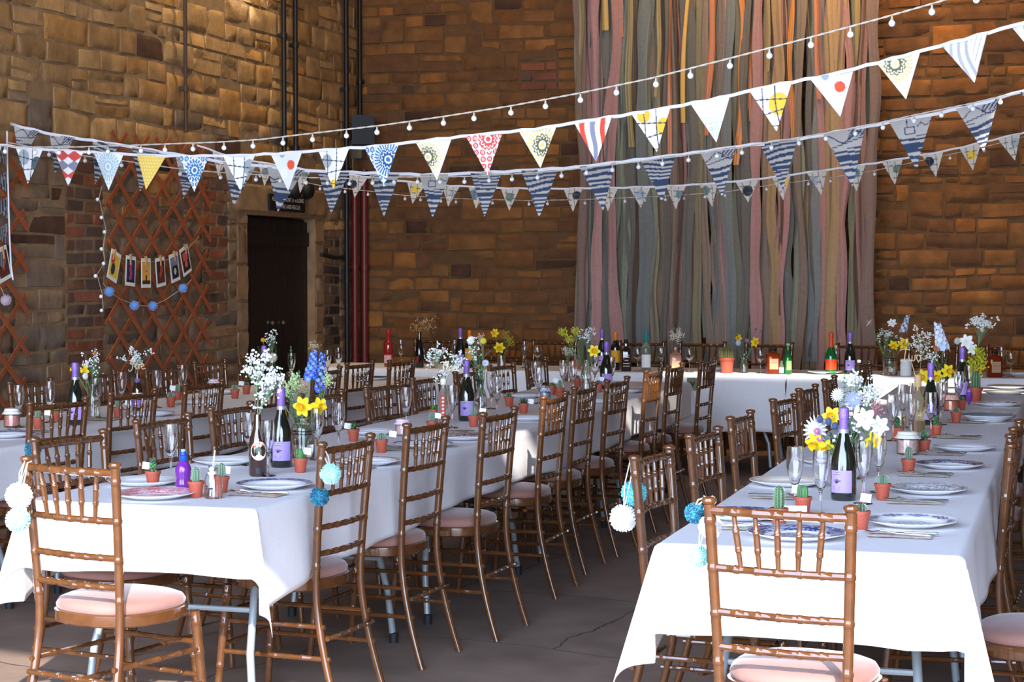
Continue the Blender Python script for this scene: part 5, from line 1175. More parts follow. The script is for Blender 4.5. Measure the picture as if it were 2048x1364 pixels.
PLATES = [('M', 309, 992, 'pink transfer-printed plate at the front left of the middle table', transfer(PK, .60, True, 1.4), .142), ('M', 290, 966, 'white plate with fine gold rim behind the first cactus, middle table', rimmed(GD, .95), .135), ('M', 549, 973, 'white plate with blue patterned rim at the front right of the middle table', transfer(BLU, .82, False), .138), ('M', 452, 925, 'plain white plate on the left side of the middle table', rimmed(S(170, 196, 214), .96), .135),
          ('M', 735, 926, 'cream plate with brown rim behind the first right-side chair', transfer(S(150, 110, 86), .86, False), .135), ('M', 846, 892, 'blue-rimmed plate behind the second right-side chair', rimmed(S(96, 110, 160), .9), .135), ('M', 926, 883, 'brown transfer plate in the sun behind the third right-side chair', transfer(S(120, 70, 56), .62), .135), ('M', 745, 866, 'pale plate on the left side of the middle table before the bars of a chair', rimmed(S(200, 190, 180), .94), .135),
          ('M', 1056, 838, 'gold-edged plate behind the fourth right-side chair', transfer(S(190, 140, 80), .86, False), .135), ('M', 1190, 808, 'plate behind the fifth right-side chair, middle table', rimmed(S(150, 150, 160), .9), .135), ('M', 1048, 793, 'dark-rimmed plate on the far left side of the middle table', rimmed(S(60, 60, 70), .9), .135), ('M', 1245, 784, 'plate near the far right corner of the middle table', rimmed(S(150, 100, 90), .88), .135),
          ('L', 12, 872, 'blue-patterned plate cut by the left edge of the photo', transfer(BLU, .8, False), .135), ('L', 300, 830, 'blue-edged plate behind the second right-side chair of the left table', rimmed(S(110, 140, 180), .9), .135), ('L', 395, 806, 'white plate behind the third right-side chair of the left table', rimmed(S(90, 100, 130), .93), .135), ('L', 745, 758, 'dark blue plate at the far end of the left table', rimmed(S(60, 64, 90), .5), .13), ('L', 438, 786, 'pale plate near the pink-capped jar on the left table', rimmed(S(190, 190, 180), .9), .13),
          ('R', 1594, 1072, 'blue patterned plate right behind the front right chair', transfer(BLU, .66, True), .145), ('R', 1484, 1033, 'blue patterned plate at the left front of the right table', transfer(S(52, 66, 130), .62, True), .142), ('R', 1577, 967, 'cream plate on the left side of the right table, blue one before it', rimmed(S(200, 190, 170), .9, S(232, 226, 214)), .142), ('R', 1821, 1047, 'white plate with scattered dark blue sprigs, nearest on the right side', sprigs(BLU, 9), .142), ('R', 1856, 982, 'white plate with grey botanical print, second on the right side', transfer(S(120, 124, 130), 1.2, True, 1, WB, False), .138),
          ('R', 1899, 933, 'plate with dark navy patterned rim, third on the right side', transfer(S(34, 44, 92), .70, False, 1.6), .132), ('R', 1928, 898, 'pearly white plate, fourth on the right side', rimmed(S(206, 214, 224), .85), .135), ('R', 1984, 836, 'shallow bowl with red flower sprigs, sixth on the right side', sprigs(S(170, 90, 70), 8), .13), ('R', 1996, 815, 'plate with dark leafy rim, seventh on the right side', sprigs(S(70, 80, 80), 14), .13), ('R', 2008, 797, 'black-rimmed plate near the far end of the right table', rimmed(S(40, 36, 36), .9, S(200, 190, 170)), .135), ('R', 2018, 781, 'farthest cream plate on the right table', rimmed(S(190, 170, 130), .8, S(226, 214, 190)), .135),
          ('R', 1660, 925, 'plain plate on the left side of the right table behind the bouquet', rimmed(S(200, 200, 206), .9), .13)]
for t in PLATES: plate(*t)
plate('R', 1974, 861, 'blue-grey shallow bowl, fifth on the right side of the right table', lambda q, a: S(112, 138, 150) if q < .97 else S(84, 110, 126), .142, 0, .012)
for px, lb in ((1650, 'plain white plate shining on the head table before the orange-necked bottle'), (1432, 'plate behind the large cactus pot on the head table'), (1862, 'plate behind the right table flowers on the head table'), (2040, 'plate at the right end of the head table'), (1000, 'plate on the head table under the daffodil vase')):
    loc = on('H', px, 14.3 if px != 1650 else 14.05, 0, .13); o = plate('M', 800, 850, lb, rimmed(S(200, 200, 200), .9), .13); o.location = loc
# --- cutlery and napkins
def make_knife():
    o = empty('table_knife', (0, 0, 0), 0, 'x', 'knife'); b = MB()
    pr_ = [(-.11, .004), (-.10, .0065), (-.03, .0055), (-.012, .0045)]
    b.tube([(0, p[0], .005) for p in pr_], [p[1]*.75 for p in pr_], 8); b.build('handle', M_steel, o)
    b = MB(); b.add([(-.004, -.014, .004), (.004, -.014, .004), (.009, .02, .003), (.009, .08, .003), (.002, .11, .003), (-.006, .09, .003), (-.006, 0, .003)]+[(-.004, -.014, .0055), (.004, -.014, .0055), (.009, .02, .0045), (.009, .08, .0045), (.002, .11, .0045), (-.006, .09, .0045), (-.006, 0, .0045)], [tuple(range(6, -1, -1)), tuple(range(7, 14))]+[(i, (i+1) % 7, 7+(i+1) % 7, 7+i) for i in range(7)]); b.build('blade', M_steel, o, False); return o
def make_fork():
    o = empty('table_fork', (0, 0, 0), 0, 'x', 'fork'); b = MB(); b.tube([(0, -.10, .004), (0, -.05, .005), (0, .0, .006), (0, .03, .012), (0, .045, .012)], [.0045, .004, .0022, .0025, .006], 8); b.build('handle', M_steel, o)
    b = MB(); b.tube([(-.0085, .046, .012), (.0085, .046, .012)], .0022, 6)
    for k in range(4): x = -.0078+k*.0052; b.tube([(x, .045, .012), (x, .07, .008), (x, .092, .012)], [.0016, .0014, .0008], 6)
    b.build('tines', M_steel, o); return o
def napkin(tb, px, py, label, cols_, rz, s=.15, q=.65):
    loc = on(tb, px, py, 0, .06); o = empty('paper_napkin', loc, rz, label, 'napkin'); b = MB(); rn = random.Random(hash_(label))
    from mathutils import noise as N
    def cf(u, v): w = N.noise(Vector((u*9+rn.random()*0, v*9, hash_(label) % 17))); return cols_[1] if w > .22 else (cols_[2] if w < -.30 else cols_[0])
    for kk in range(2):
        b.grid(24, 16, lambda u, v: ((u-.5)*s*q, (v-.5)*s*1.25, .0008+kk*.0022+.0008*math.sin(u*5+v*4)), cfn=cf)
    b.build('printed_paper', M_col, o); return o
NP = (S(236, 232, 226), S(220, 150, 150), S(226, 210, 170)); NPb = (S(236, 232, 222), S(226, 200, 140), S(170, 190, 190))
SETS = [('R', 1800, 1077, 'nearest on the right table, beyond the front chair', NP), ('R', 1830, 1010, 'second along the right side of the right table', NPb), ('R', 1848, 955, 'third along the right side, below the navy-rimmed plate', NPb), ('R', 1880, 912, 'fourth along the right side of the right table', NP), ('R', 1915, 879, 'fifth along the right side, below the blue-grey bowl', NPb), ('R', 1935, 848, 'sixth along the right side of the right table', NPb),
        ('M', 515, 994, 'at the front right corner of the middle table', NP), ('M', 700, 940, 'behind the mint pompom on the middle table', NPb), ('M', 800, 903, 'before the blue-rimmed plate on the middle table', NPb), ('M', 905, 868, 'by the second purple-topped bottle', NPb), ('L', 55, 868, 'near the coral sweets jar on the left table', NPb), ('L', 200, 842, 'under the vase on the left table', NPb), ('R', 1500, 1062, 'at the front left corner of the right table', NPb), ('R', 1560, 1000, 'on the left side of the right table', NP)]
for i, (tb, px, py, wh, cl) in enumerate(SETS):
    rz = (PI/2+.05*math.sin(i*2)); rz = rz if not (px in (1500, 1560)) else -PI/2
    n_ = napkin(tb, px, py, 'printed paper napkin '+wh, cl, rz)
    l = n_.location
    inst('knife', make_knife, (l.x, l.y+.012, l.z+.0045), rz+.06, 'silver table knife '+wh, 'table knives'); inst('fork', make_fork, (l.x-.01, l.y-.018, l.z+.0045), rz-.08, 'silver fork '+wh, 'table forks')
# small stack of a name card holder at the front right
b = MB(); b.box((0, 0, .0), (.075, .003, .032)); o = b.build('place_card', M_white); o.location = on('R', 1590, 1024, .018, .03)+Vector((0, 0, .016)); o.rotation_euler = (0, 0, .2); tag(o, 'long white place card behind the plate at the front of the right table', 'card')
# ------------------------------------------------------------------ flowers
SG = S(96, 132, 78); SGD = S(56, 92, 54)
def stem_pts(a, b_, bend=.02, n=6, rn=R):
    a, b_ = Vector(a), Vector(b_); s = Vector((rn.uniform(-1, 1), rn.uniform(-1, 1), 0))*bend; return [a.lerp(b_, t/n)+s*math.sin(PI*t/n) for t in range(n+1)]
def flow(name, head, base, label, cat='flower'):
    o = empty(name, base, 0, label, cat); return o, Vector(head)-Vector(base), random.Random(hash_(label))
def gyp(head, base, label, rx=.05, rz=.045, n=150, bl=.0042, col=S(244, 244, 240), stemc=S(120, 146, 110), group=None, rb=.8, nst=26):
    o, h, rn = flow('gypsophila_spray', head, base, label); bs = MB(); st_ = MB(); tips = []
    mid = h*.72
    st_.tube(stem_pts((0, 0, 0), mid, .01, 6, rn), .0014, 5, stemc)
    cent = [Vector((rn.gauss(0, .5)*rx, rn.gauss(0, .5)*rx, rn.gauss(0, .5)*rz)) for _ in range(nst)]
    for c in cent:
        p = h+c; st_.tube([mid*rn.uniform(.8, 1), mid.lerp(p, .6)+Vector((rn.uniform(-.006, .006),)*3), p], .0007, 4, stemc, False); tips.append(p)
    for k in range(n):
        c = rn.choice(tips)+Vector((rn.gauss(0, 1), rn.gauss(0, 1), rn.gauss(0, 1)))*.009
        if (c-h).length > max(rx, rz)*1.5: c = h+(c-h)*.6
        r_ = bl*rn.uniform(.65, 1.15); bs.ball(c, r_, 6, 4, (col[0]*rn.uniform(.85, 1), col[1]*rn.uniform(.85, 1), col[2]*rn.uniform(.85, 1), 1))
    st_.build('stems', M_leaf, o); bs.build('blossoms', M_petal, o); return o
def basis(d):
    d = Vector(d).normalized(); x = d.orthogonal().normalized(); return d, x, d.cross(x)
def petal(mb, c, dirr, nrm, L_, w, col, cup=.2, tipc=None, roundt=.8, seg_=5):
    dirr = Vector(dirr).normalized(); side = dirr.cross(nrm).normalized(); n_ = Vector(nrm).normalized(); vs_ = []; cs2 = []
    for i in range(seg_+1):
        t = i/seg_; ww = w*math.sin(PI*min(1, t*.86+.1))**roundt*.5; p = Vector(c)+dirr*L_*t+n_*(cup*L_*t*t)
        for q in (-1, 0, 1): vs_.append(p+side*ww*q+n_*(abs(q)*ww*.3)); cs2.append(mix(col, tipc, t) if tipc else col)
    fs_ = [(i*3+j, i*3+j+1, (i+1)*3+j+1, (i+1)*3+j) for i in range(seg_) for j in range(2)]; mb.add(vs_, fs_, cs2)
def daffodil(head, base, face, label, s=1.0):
    o, h, rn = flow('daffodil', head, base, label); d, x, y = basis(face); YL, YD = S(248, 222, 40), S(246, 196, 20)
    b = MB(); b.tube(stem_pts((0, 0, 0), h*.93, .012, 6, rn)+[h-d*.012*s], .0026, 6, SG); b.build('stem', M_leaf, o)
    b = MB()
    for k in range(6): a = k*PI/3+.2; r_ = x*math.cos(a)+y*math.sin(a); petal(b, h+r_*.006*s, r_, d, .036*s, .026*s, YL, .12*(1 if k % 2 else -.2), None, .75)
    b.build('petals', M_petal, o)
    b = MB(); M_ = Matrix((x, y, d)).transposed().to_4x4(); M_.translation = h
    n = 24; vs_ = []; pf = [(.004, 0), (.009, .004), (.0105, .014), (.0125, .024), (.0165, .031)]
    for k in range(n):
        a = 2*PI*k/n
        for j, (r_, z) in enumerate(pf): f = 1+(.10*math.sin(8*a) if j == 4 else 0); vs_.append(M_ @ Vector((r_*f*s*math.cos(a), r_*f*s*math.sin(a), z*s)))
    b.add(vs_, [(k*5+j, ((k+1) % n)*5+j, ((k+1) % n)*5+j+1, k*5+j+1) for k in range(n) for j in range(4)], YD); b.build('trumpet', M_petal, o); return o
def delphinium(top, bot, base, label, cols_, n=46, r=.022, fs=.011):
    o, h, rn = flow('delphinium', top, base, label); q = Vector(bot)-Vector(base); b = MB(); b.tube(stem_pts((0, 0, 0), q, .01, 5, rn)+[h], .002, 6, SG); b.build('stem', M_leaf, o)
    b = MB()
    for k in range(n):
        t = k/n; c = q.lerp(h, t); a = k*2.4; rad = r*(1-.6*t); out = Vector((math.cos(a), math.sin(a), .15)).normalized(); p = c+out*rad; col = rn.choice(cols_); d, x, y = basis(out); f = fs*(1-.45*t)
        b.tube([c, p], .0006, 4, SG, False)
        for j in range(5): e = j*2*PI/5; rr2 = x*math.cos(e)+y*math.sin(e); petal(b, p, rr2, d, f, f*.95, col, .25, None, .7, 3)
        b.ball(p+d*.001, f*.18, 5, 4, S(236, 236, 240))
    b.build('florets', M_petal, o); return o
def leafy(top, base, label, kind='round', name='eucalyptus_sprig', col=S(120, 148, 130), n=11, lw=.016, L_=.018):
    o, h, rn = flow(name, top, base, label, 'foliage'); pts = stem_pts((0, 0, 0), h, .012, 8, rn); b = MB(); b.tube(pts, .0014, 5, SG); b.build('stem', M_leaf, o); b = MB()
    for k in range(n):
        t = .35+.65*k/n; i = min(7, int(t*8)); p = pts[i].lerp(pts[i+1], t*8-i)
        for s in (0, PI):
            a = s+(k % 2)*PI/2+rn.uniform(-.3, .3); r_ = Vector((math.cos(a), math.sin(a), .35 if kind == 'round' else .8)); sc_ = 1-.5*(t-.35)/.65
            petal(b, p, r_, Vector((-r_.x*.35, -r_.y*.35, 1)), L_*sc_, (lw if kind == 'round' else lw*.4)*sc_, (col[0]*rn.uniform(.8, 1.15), col[1]*rn.uniform(.8, 1.15), col[2]*rn.uniform(.8, 1.15), 1), .1, None, .6, 4)
    b.build('leaves', M_leaf, o); return o
def mum(head, base, face, label, r=.034, col=S(240, 240, 238), cen=S(214, 190, 90), n=3, name='chrysanthemum', pw=.22):
    o, h, rn = flow(name, head, base, label); d, x, y = basis(face); b = MB(); b.tube(stem_pts((0, 0, 0), h-d*.004, .012, 6, rn), .002, 6, SG); b.build('stem', M_leaf, o); b = MB()
    for l in range(n):
        m = 18-l*3
        for k in range(m): a = 2*PI*k/m+l*.2; r_ = x*math.cos(a)+y*math.sin(a); petal(b, h+r_*r*.15+d*l*.002, r_, d, r*(1-.24*l), r*pw*(1 if n > 1 else 1.6), col, .10+.28*l, None, .5, 3)
    b.build('petals', M_petal, o); b = MB(); b.ball(h+d*.003, r*.22, 8, 6, cen); b.build('centre', M_petal, o); return o
def lily(head, base, face, label, s=1):
    o, h, rn = flow('alstroemeria', head, base, label); d, x, y = basis(face); b = MB(); b.tube(stem_pts((0, 0, 0), h-d*.01, .012, 6, rn), .002, 6, SG); b.build('stem', M_leaf, o); b = MB()
    for k in range(6): a = k*PI/3; r_ = x*math.cos(a)+y*math.sin(a); petal(b, h-d*.008, (r_+d*.55), d, .042*s, (.027 if k % 2 else .019)*s, S(244, 244, 240), -.25, S(250, 250, 250), .7, 5)
    b.build('petals', M_petal, o); b = MB()
    for k in range(6): a = k*1.04+.3; b.tube([h, h+d*.026*s+(x*math.cos(a)+y*math.sin(a))*.006], .0006, 4, S(214, 196, 120))
    b.build('stamens', M_petal, o); return o
def pomball(head, base, label, r, col, name='craspedia', rough=0):
    o, h, rn = flow(name, head, base, label); b = MB(); b.tube(stem_pts((0, 0, 0), h, .01, 6, rn), .0016, 5, SG if name != 'eryngium' else S(90, 104, 124)); b.build('stem', M_leaf, o); b = MB(); b.ball(h, r*.85, 10, 8, col, (1, 1, 1 if name == 'craspedia' else 1.4))
    for k in range(90):
        z = 1-2*(k+.5)/90; a = k*2.4; q = math.sqrt(1-z*z); b.ball(h+Vector((q*math.cos(a)*r*.85, q*math.sin(a)*r*.85, z*r*.85*(1 if name == 'craspedia' else 1.4))), r*.14, 5, 4, (col[0]*rn.uniform(.75, 1.1), col[1]*rn.uniform(.75, 1.1), col[2]*rn.uniform(.75, 1.1), 1))
    if name == 'eryngium':
        for k in range(9): a = k*.7; petal(b, h-Vector((0, 0, r)), (math.cos(a), math.sin(a), .1), (0, 0, 1), r*2.0, r*.35, S(96, 112, 136), .1, None, .5, 3)
    b.build('flower_head', M_petal, o); return o
def plume(top, base, label, col, rx=.03, rz=.04, n=240, name='goldenrod', bl=.0032):
    o, h, rn = flow(name, top, base, label); b = MB(); b.tube(stem_pts((0, 0, 0), h, .012, 6, rn), .0018, 5, SG); 
    for k in range(14): t = .5+.03*k; a = k*2.4; p = h*t; petal(b, p, (math.cos(a), math.sin(a), .6), (0, 0, 1), .03, .006, SG, .1, None, .5, 3)
    b.build('stem', M_leaf, o); b = MB()
    for k in range(18):
        a = k*2.4; t = k/18; d = Vector((math.cos(a)*rx*(1.1-.6*t), math.sin(a)*rx*(1.1-.6*t), -rz+rz*1.8*t)); c0 = h+Vector((0, 0, d.z-.012)); c1 = h+d
        for j in range(n//18): q = rn.random(); p = c0.lerp(c1, q)+Vector((rn.gauss(0, .003), rn.gauss(0, .003), rn.gauss(0, .003)+.006*q)); b.ball(p, bl*rn.uniform(.7, 1.2), 5, 4, (col[0]*rn.uniform(.7, 1.1), col[1]*rn.uniform(.7, 1.1), col[2]*rn.uniform(.6, 1.1), 1))
    b.build('flower_cluster', M_petal, o); return o
def at_depth(px, py, Y): return at(px, py, Y=Y)
def vase(tb, px, py, label, kind='jar', h=0, name='flower_vase'):
    loc = on(tb, px, py, h, .045) if tb != 'H' else on('H', px, py, 0, .045); o = empty(name, loc, FRONT, label, 'vase')
    pf = {'jar': [(0, .003), (.044, 0), (.048, .005), (.048, .125), (.040, .142), (.034, .148), (.034, .166), (.036, .168), (.034, .170), (.0315, .168), (.0315, .148), (.038, .140), (.0455, .124), (.0455, .008), (0, .008)],
          'bottle': [(0, .003), (.032, 0), (.035, .005), (.036, .09), (.030, .125), (.017, .16), (.015, .185), (.018, .205), (.0165, .2055), (.0132, .185), (.015, .16), (.028, .124), (.034, .09), (.033, .008), (0, .008)],
          'small': [(0, .003), (.030, 0), (.033, .005), (.032, .06), (.022, .10), (.018, .12), (.0215, .145), (.020, .1455), (.016, .12), (.020, .10), (.030, .06), (.031, .008), (0, .008)]}[kind]
    b = MB(); b.lathe(pf, 28); b.build('vase_glass', M_glass, o)
    if kind == 'jar':
        for z in (.10, .112): b = MB(); b.lathe([(.0481, z), (.050, z+.002), (.0481, z+.004)], 28); b.build('glass_ridge', M_glass, o)
    b = MB(); r_ = {'jar': .0445, 'bottle': .032, 'small': .029}[kind]; b.lathe([(0, .009), (r_*.97, .0095), (r_, .012), (r_*.98, .06), (0, .0605)], 20); b.build('water', mat_water, o)
    mouth = loc+Vector((0, 0, pf[-7][1] if kind != 'jar' else .165)); mouth.z = loc.z+{'jar': .168, 'bottle': .205, 'small': .145}[kind]
    rr2 = {'jar': .018, 'bottle': .006, 'small': .009}[kind]
    b = MB(); rn = random.Random(hash_(label))
    return o, loc, mouth, rr2
mat_water = mat('water', (.93, .98, .95, 1), .0, trans=1, ior=1.33)
def root(v, k=0):   # where a stem stands inside a vase
    o, loc, m, r_ = v; a = k*2.4; return Vector((m.x+r_*.8*math.cos(a), m.y+r_*.8*math.sin(a), loc.z+(m.z-loc.z)*.35))
TOC = lambda px: Vector((-.25, -1, .15))
# vase A: middle table front, tall jar of daffodils, delphinium and foliage
vA = vase('M', 606, 838, 'tall ridged glass jar of daffodils and blue delphinium, middle table front', 'jar', .17); YA = vA[1].y
rA = lambda k: root(vA, k)
daffodil(at_depth(606, 813, YA-.04), rA(0), (-.1, -1, .0), 'open daffodil facing the camera above the tall jar', 1.08); daffodil(at_depth(637, 812, YA-.01), rA(1), (.75, -.6, -.1), 'daffodil turned to the right above the tall jar', .95)
CB = [S(70, 110, 210), S(50, 84, 190), S(100, 140, 226), S(84, 100, 206)]
delphinium(at_depth(628, 703, YA+.02), at_depth(620, 762, YA+.01), rA(2), 'blue delphinium spire, left one of two in the tall jar', CB, 54, .026, .0135); delphinium(at_depth(645, 706, YA+.04), at_depth(640, 785, YA+.02), rA(3), 'blue delphinium spire, right one of two in the tall jar', CB, 50, .022, .012)
leafy(at_depth(582, 692, YA+.03), rA(4), 'upright eucalyptus sprig left of the blue spires', 'round', col=S(120, 160, 130), n=12); leafy(at_depth(560, 742, YA), rA(5), 'drooping eucalyptus sprig in the tall jar', 'round', col=S(110, 140, 140), n=9)
plume(at_depth(590, 758, YA), rA(6), 'greenish white filler flower low in the tall jar', S(190, 206, 150), .03, .03, 200, 'filler_flower'); plume(at_depth(575, 775, YA-.01), rA(7), 'pale green filler flower at left in the tall jar', S(170, 196, 140), .026, .03, 160, 'filler_flower'); plume(at_depth(655, 755, YA), rA(8), 'white-flecked greenery right of the blue spires', S(190, 204, 150), .022, .026, 120, 'filler_flower')
for k, (x, y) in enumerate(((598, 740), (612, 770), (650, 770), (580, 800))): leafy(at_depth(x, y, YA+.01*k), rA(9+k), 'narrow-leaved green stem in the tall jar, %s' % ('behind the daffodil', 'above the daffodil', 'under the right spire', 'at far left')[k], 'narrow', 'foliage_sprig', S(84, 120, 66), 12, .02, .026)
pomball(at_depth(557, 787, YA-.02), rA(13), 'tiny yellow ball flower behind the lilac foil top', .009, S(232, 190, 40))
# vase B/C: gypsophila in beer bottles
def bottle_spray(bt, h, head, label, **k): l = bt.location; gyp(head, Vector((l.x, l.y, l.z+h-.06)), label, **k)
YM = mo.location.y
bottle_spray(mo, .235, at_depth(511, 735, YM), 'large white gypsophila cloud in the brown beer bottle, left half', rx=.05, rz=.06, n=210, bl=.0048, nst=30)
bottle_spray(mo, .235, at_depth(543, 762, YM), 'large white gypsophila cloud in the brown beer bottle, right half', rx=.048, rz=.05, n=190, bl=.0048, nst=28)
bottle_spray(mo, .235, at_depth(522, 795, YM), 'small low gypsophila tuft at the brown beer bottle neck', rx=.022, rz=.04, n=50, bl=.0045, nst=10)
bottle_spray(fv, .2165, at_depth(271, 716, fv.location.y), 'white gypsophila behind the wooden Five sign', rx=.07, rz=.045, n=170, bl=.0045)
YT = th.location.y
bottle_spray(th, .245, at_depth(867, 712, YT), 'gypsophila spray left of the Three sign', rx=.055, rz=.05, n=150, bl=.0048); bottle_spray(th, .245, at_depth(908, 722, YT), 'gypsophila spray right of the Three sign', rx=.05, rz=.05, n=110, bl=.0048)
bottle_spray(th, .245, at_depth(886, 752, YT), 'gypsophila tuft at the neck below the Three sign', rx=.025, rz=.035, n=60, bl=.0045)
DRY = S(214, 190, 140)
bottle_spray(one, .285, at_depth(856, 648, 14.0), 'sparse dried spray behind the One sign on the head table', rx=.10, rz=.06, n=90, bl=.0042, col=DRY, stemc=S(150, 120, 80))
bottle_spray(gin, .19, at_depth(1352, 670, 14.0), 'round cream gypsophila ball in the pink square bottle', rx=.062, rz=.045, n=200, bl=.0045, col=S(226, 218, 196), stemc=S(140, 140, 110))
bottle_spray(tw, .30, at_depth(1845, 690, tw.location.y), 'airy brownish gypsophila above the corked bottle', rx=.075, rz=.08, n=190, bl=.0045, col=S(206, 200, 186), stemc=S(130, 134, 100), nst=34)
bottle_spray(fo, .226, at_depth(628, 690, fo.location.y), 'small tan dried spray behind the Four sign', rx=.03, rz=.025, n=50, bl=.004, col=S(200, 170, 130))
# vase D: left table
vD = vase('L', 187, 838, 'glass vase of yellow and white flowers on the left table', 'bottle', 0); YD_ = vD[1].y; rD = lambda k: root(vD, k)
daffodil(at_depth(172, 741, YD_-.02), rD(0), (-.6, -1, 0), 'yellow daffodil in the left table vase', .85)
daffodil(at_depth(149, 740, YD_), rD(6), (-1, -.5, .2), 'daffodil peeking left of the left-table purple foil', .75)
gyp(at_depth(186, 722, YD_), rD(1), 'loose white gypsophila in the left table vase', .07, .05, 110, .0045); leafy(at_depth(200, 735, YD_), rD(2), 'fine green sprig at right in the left table vase', 'narrow', 'foliage_sprig', S(70, 104, 60), 14, .02, .03); leafy(at_depth(178, 725, YD_+.02), rD(3), 'fine green sprig at left in the left table vase', 'narrow', 'foliage_sprig', S(84, 120, 66), 14, .02, .03)
mum(at_depth(171, 752, YD_-.03), rD(4), (-.2, -1, .1), 'small white flower low in the left table vase', .018)
pomball(at_depth(190, 706, YD_), rD(5), 'orange ball flower on top of the left table vase', .009, S(206, 110, 60))
# vase E: left table far
vE = vase('L', 541, 790, 'vase of mixed flowers before the black door, left table', 'bottle', 0); YE_ = vE[1].y; rE = lambda k: root(vE, k)
pomball(at_depth(526, 680, YE_), rE(0), 'orange-yellow ball flower against the black door', .015, S(236, 170, 30)); gyp(at_depth(546, 676, YE_), rE(1), 'gypsophila spray against the black door', .05, .05, 70, .0045); mum(at_depth(545, 716, YE_-.02), rE(2), (.1, -1, .3), 'cream chrysanthemum against the black door', .03, S(222, 216, 200))
for k, (x, y) in enumerate(((540, 690), (552, 695), (515, 692))): leafy(at_depth(x, y, YE_+.01*k), rE(3+k), 'dark green sprig against the black door, %s' % ('upright', 'leaning right', 'leaning left')[k], 'narrow', 'foliage_sprig', S(60, 84, 48), 14, .02, .03)
# vase F: middle table bottle vase
vF = vase('M', 961, 838, 'tall bottle-shaped glass vase midway along the middle table', 'bottle', 0); YF_ = vF[1].y; rF = lambda k: root(vF, k)
mum(at_depth(942, 681, YF_), rF(0), (-.2, -1, .3), 'round white flower at the top of the bottle vase', .022); pomball(at_depth(967, 682, YF_-.02), rF(1), 'yellow ball flower on the bottle vase', .017, S(214, 206, 50)); mum(at_depth(971, 726, YF_-.02), rF(2), (.5, -1, -.1), 'small white daisy low on the right of the bottle vase', .017, S(232, 232, 238), S(100, 110, 120))
plume(at_depth(962, 676, YF_+.02), rF(3), 'dusty pink plume on the bottle vase', S(196, 160, 130), .025, .03, 160, 'plume_flower'); gyp(at_depth(950, 700, YF_), rF(4), 'sparse gypsophila on the bottle vase', .06, .06, 40, .005)
for k, (x, y) in enumerate(((946, 712), (958, 706), (968, 716), (952, 730))): leafy(at_depth(x, y, YF_), rF(5+k), 'dark green sprig in the bottle vase, %s' % ('leftmost', 'tallest', 'rightmost', 'lowest')[k], 'narrow', 'foliage_sprig', S(56, 92, 62), 14, .02, .03)
# vase G: head table daffodils left
vG = vase('H', 1003, 14.1, 'glass vase with yellow flowers on the left half of the head table', 'bottle'); YG = 14.1; rG = lambda k: root(vG, k)
daffodil(at_depth(990, 666, YG), rG(0), (-.3, -1, .1), 'upper yellow daffodil in the head table vase', .95); daffodil(at_depth(999, 695, YG-.04), rG(1), (.2, -1, -.2), 'lower yellow daffodil in the head table vase', 1.15)
for k, (x, y) in enumerate(((1012, 668), (1020, 680))): plume(at_depth(x, y, YG), rG(2+k), 'yellow goldenrod plume, %s in the head table vase' % ('upper', 'right')[k], S(190, 170, 50), .045, .035, 200)
for k, (x, y) in enumerate(((985, 690), (1000, 700), (1012, 700))): leafy(at_depth(x, y, YG), rG(4+k), 'dark sprig under the head table daffodils, %s' % ('left', 'middle', 'right')[k], 'narrow', 'foliage_sprig', S(50, 66, 44), 12, .02, .03)
# vase H: middle table far
vH = vase('M', 1172, 785, 'bottle vase with spreading yellow goldenrod near the middle table end', 'bottle', 0); YH = vH[1].y; rH = lambda k: root(vH, k)
for k, (x, y) in enumerate(((1125, 662), (1138, 676), (1150, 660))): plume(at_depth(x, y, YH), rH(k), 'yellow goldenrod plume reaching left, %s' % ('outermost', 'lower', 'nearest the centre')[k], S(200, 196, 60), .038, .022, 180)
gyp(at_depth(1175, 668, YH), rH(3), 'white-flecked spray right of the goldenrod', .055, .05, 90, .0045); daffodil(at_depth(1188, 702, YH-.03), rH(4), (.2, -1, .1), 'single daffodil by the far purple-topped bottle', 1.0)
for k, (x, y) in enumerate(((1160, 672), (1180, 668), (1165, 690), (1190, 680))): leafy(at_depth(x, y, YH), rH(5+k), 'green sprig in the goldenrod vase, %s' % ('left', 'upright', 'low', 'right')[k], 'narrow', 'foliage_sprig', S(84, 116, 70), 14, .02, .03)
sp_loc = on('M', 1138, 745, .05, .036); gyp(at_depth(1135, 703, sp_loc.y), sp_loc+Vector((0, 0, .04)), 'pale dried gypsophila in the faceted tumbler', .04, .035, 120, .0042, S(214, 208, 190))
# vase I: head table centre bottle
vI = vase('H', 1488, 13.97, 'small clear bottle of flowers on the sunlit head table', 'small'); rI = lambda k: root(vI, k); YI = 13.97
daffodil(at_depth(1509, 684, YI-.02), rI(0), (.8, -.8, -.1), 'daffodil leaning right from the small head table bottle', 1.0); daffodil(at_depth(1478, 676, YI+.02), rI(1), (-.7, -1, .1), 'daffodil on the left of the small head table bottle', .8)
mum(at_depth(1477, 686, YI-.03), rI(2), (-.3, -1, .3), 'pale blue-white flower in the small head table bottle', .022, S(206, 214, 226)); mum(at_depth(1494, 681, YI-.03), rI(3), (.1, -1, .2), 'pink flower in the small head table bottle', .016, S(206, 110, 150))
for k, (x, y) in enumerate(((1470, 642), (1488, 640), (1500, 652), (1480, 660))): leafy(at_depth(x, y, YI+.01*k), rI(4+k), 'grey-green eucalyptus in the small head table bottle, %s' % ('leftmost', 'tallest', 'right', 'low')[k], 'round', col=S(104, 116, 104), n=10)
for k, (x, y) in enumerate(((1512, 658), (1522, 662), (1466, 660))): pomball(at_depth(x, y, YI), rI(8+k), 'blue-grey thistle over the small head table bottle, %s' % ('inner right', 'outer right', 'left')[k], .008, S(100, 116, 140), 'eryngium')
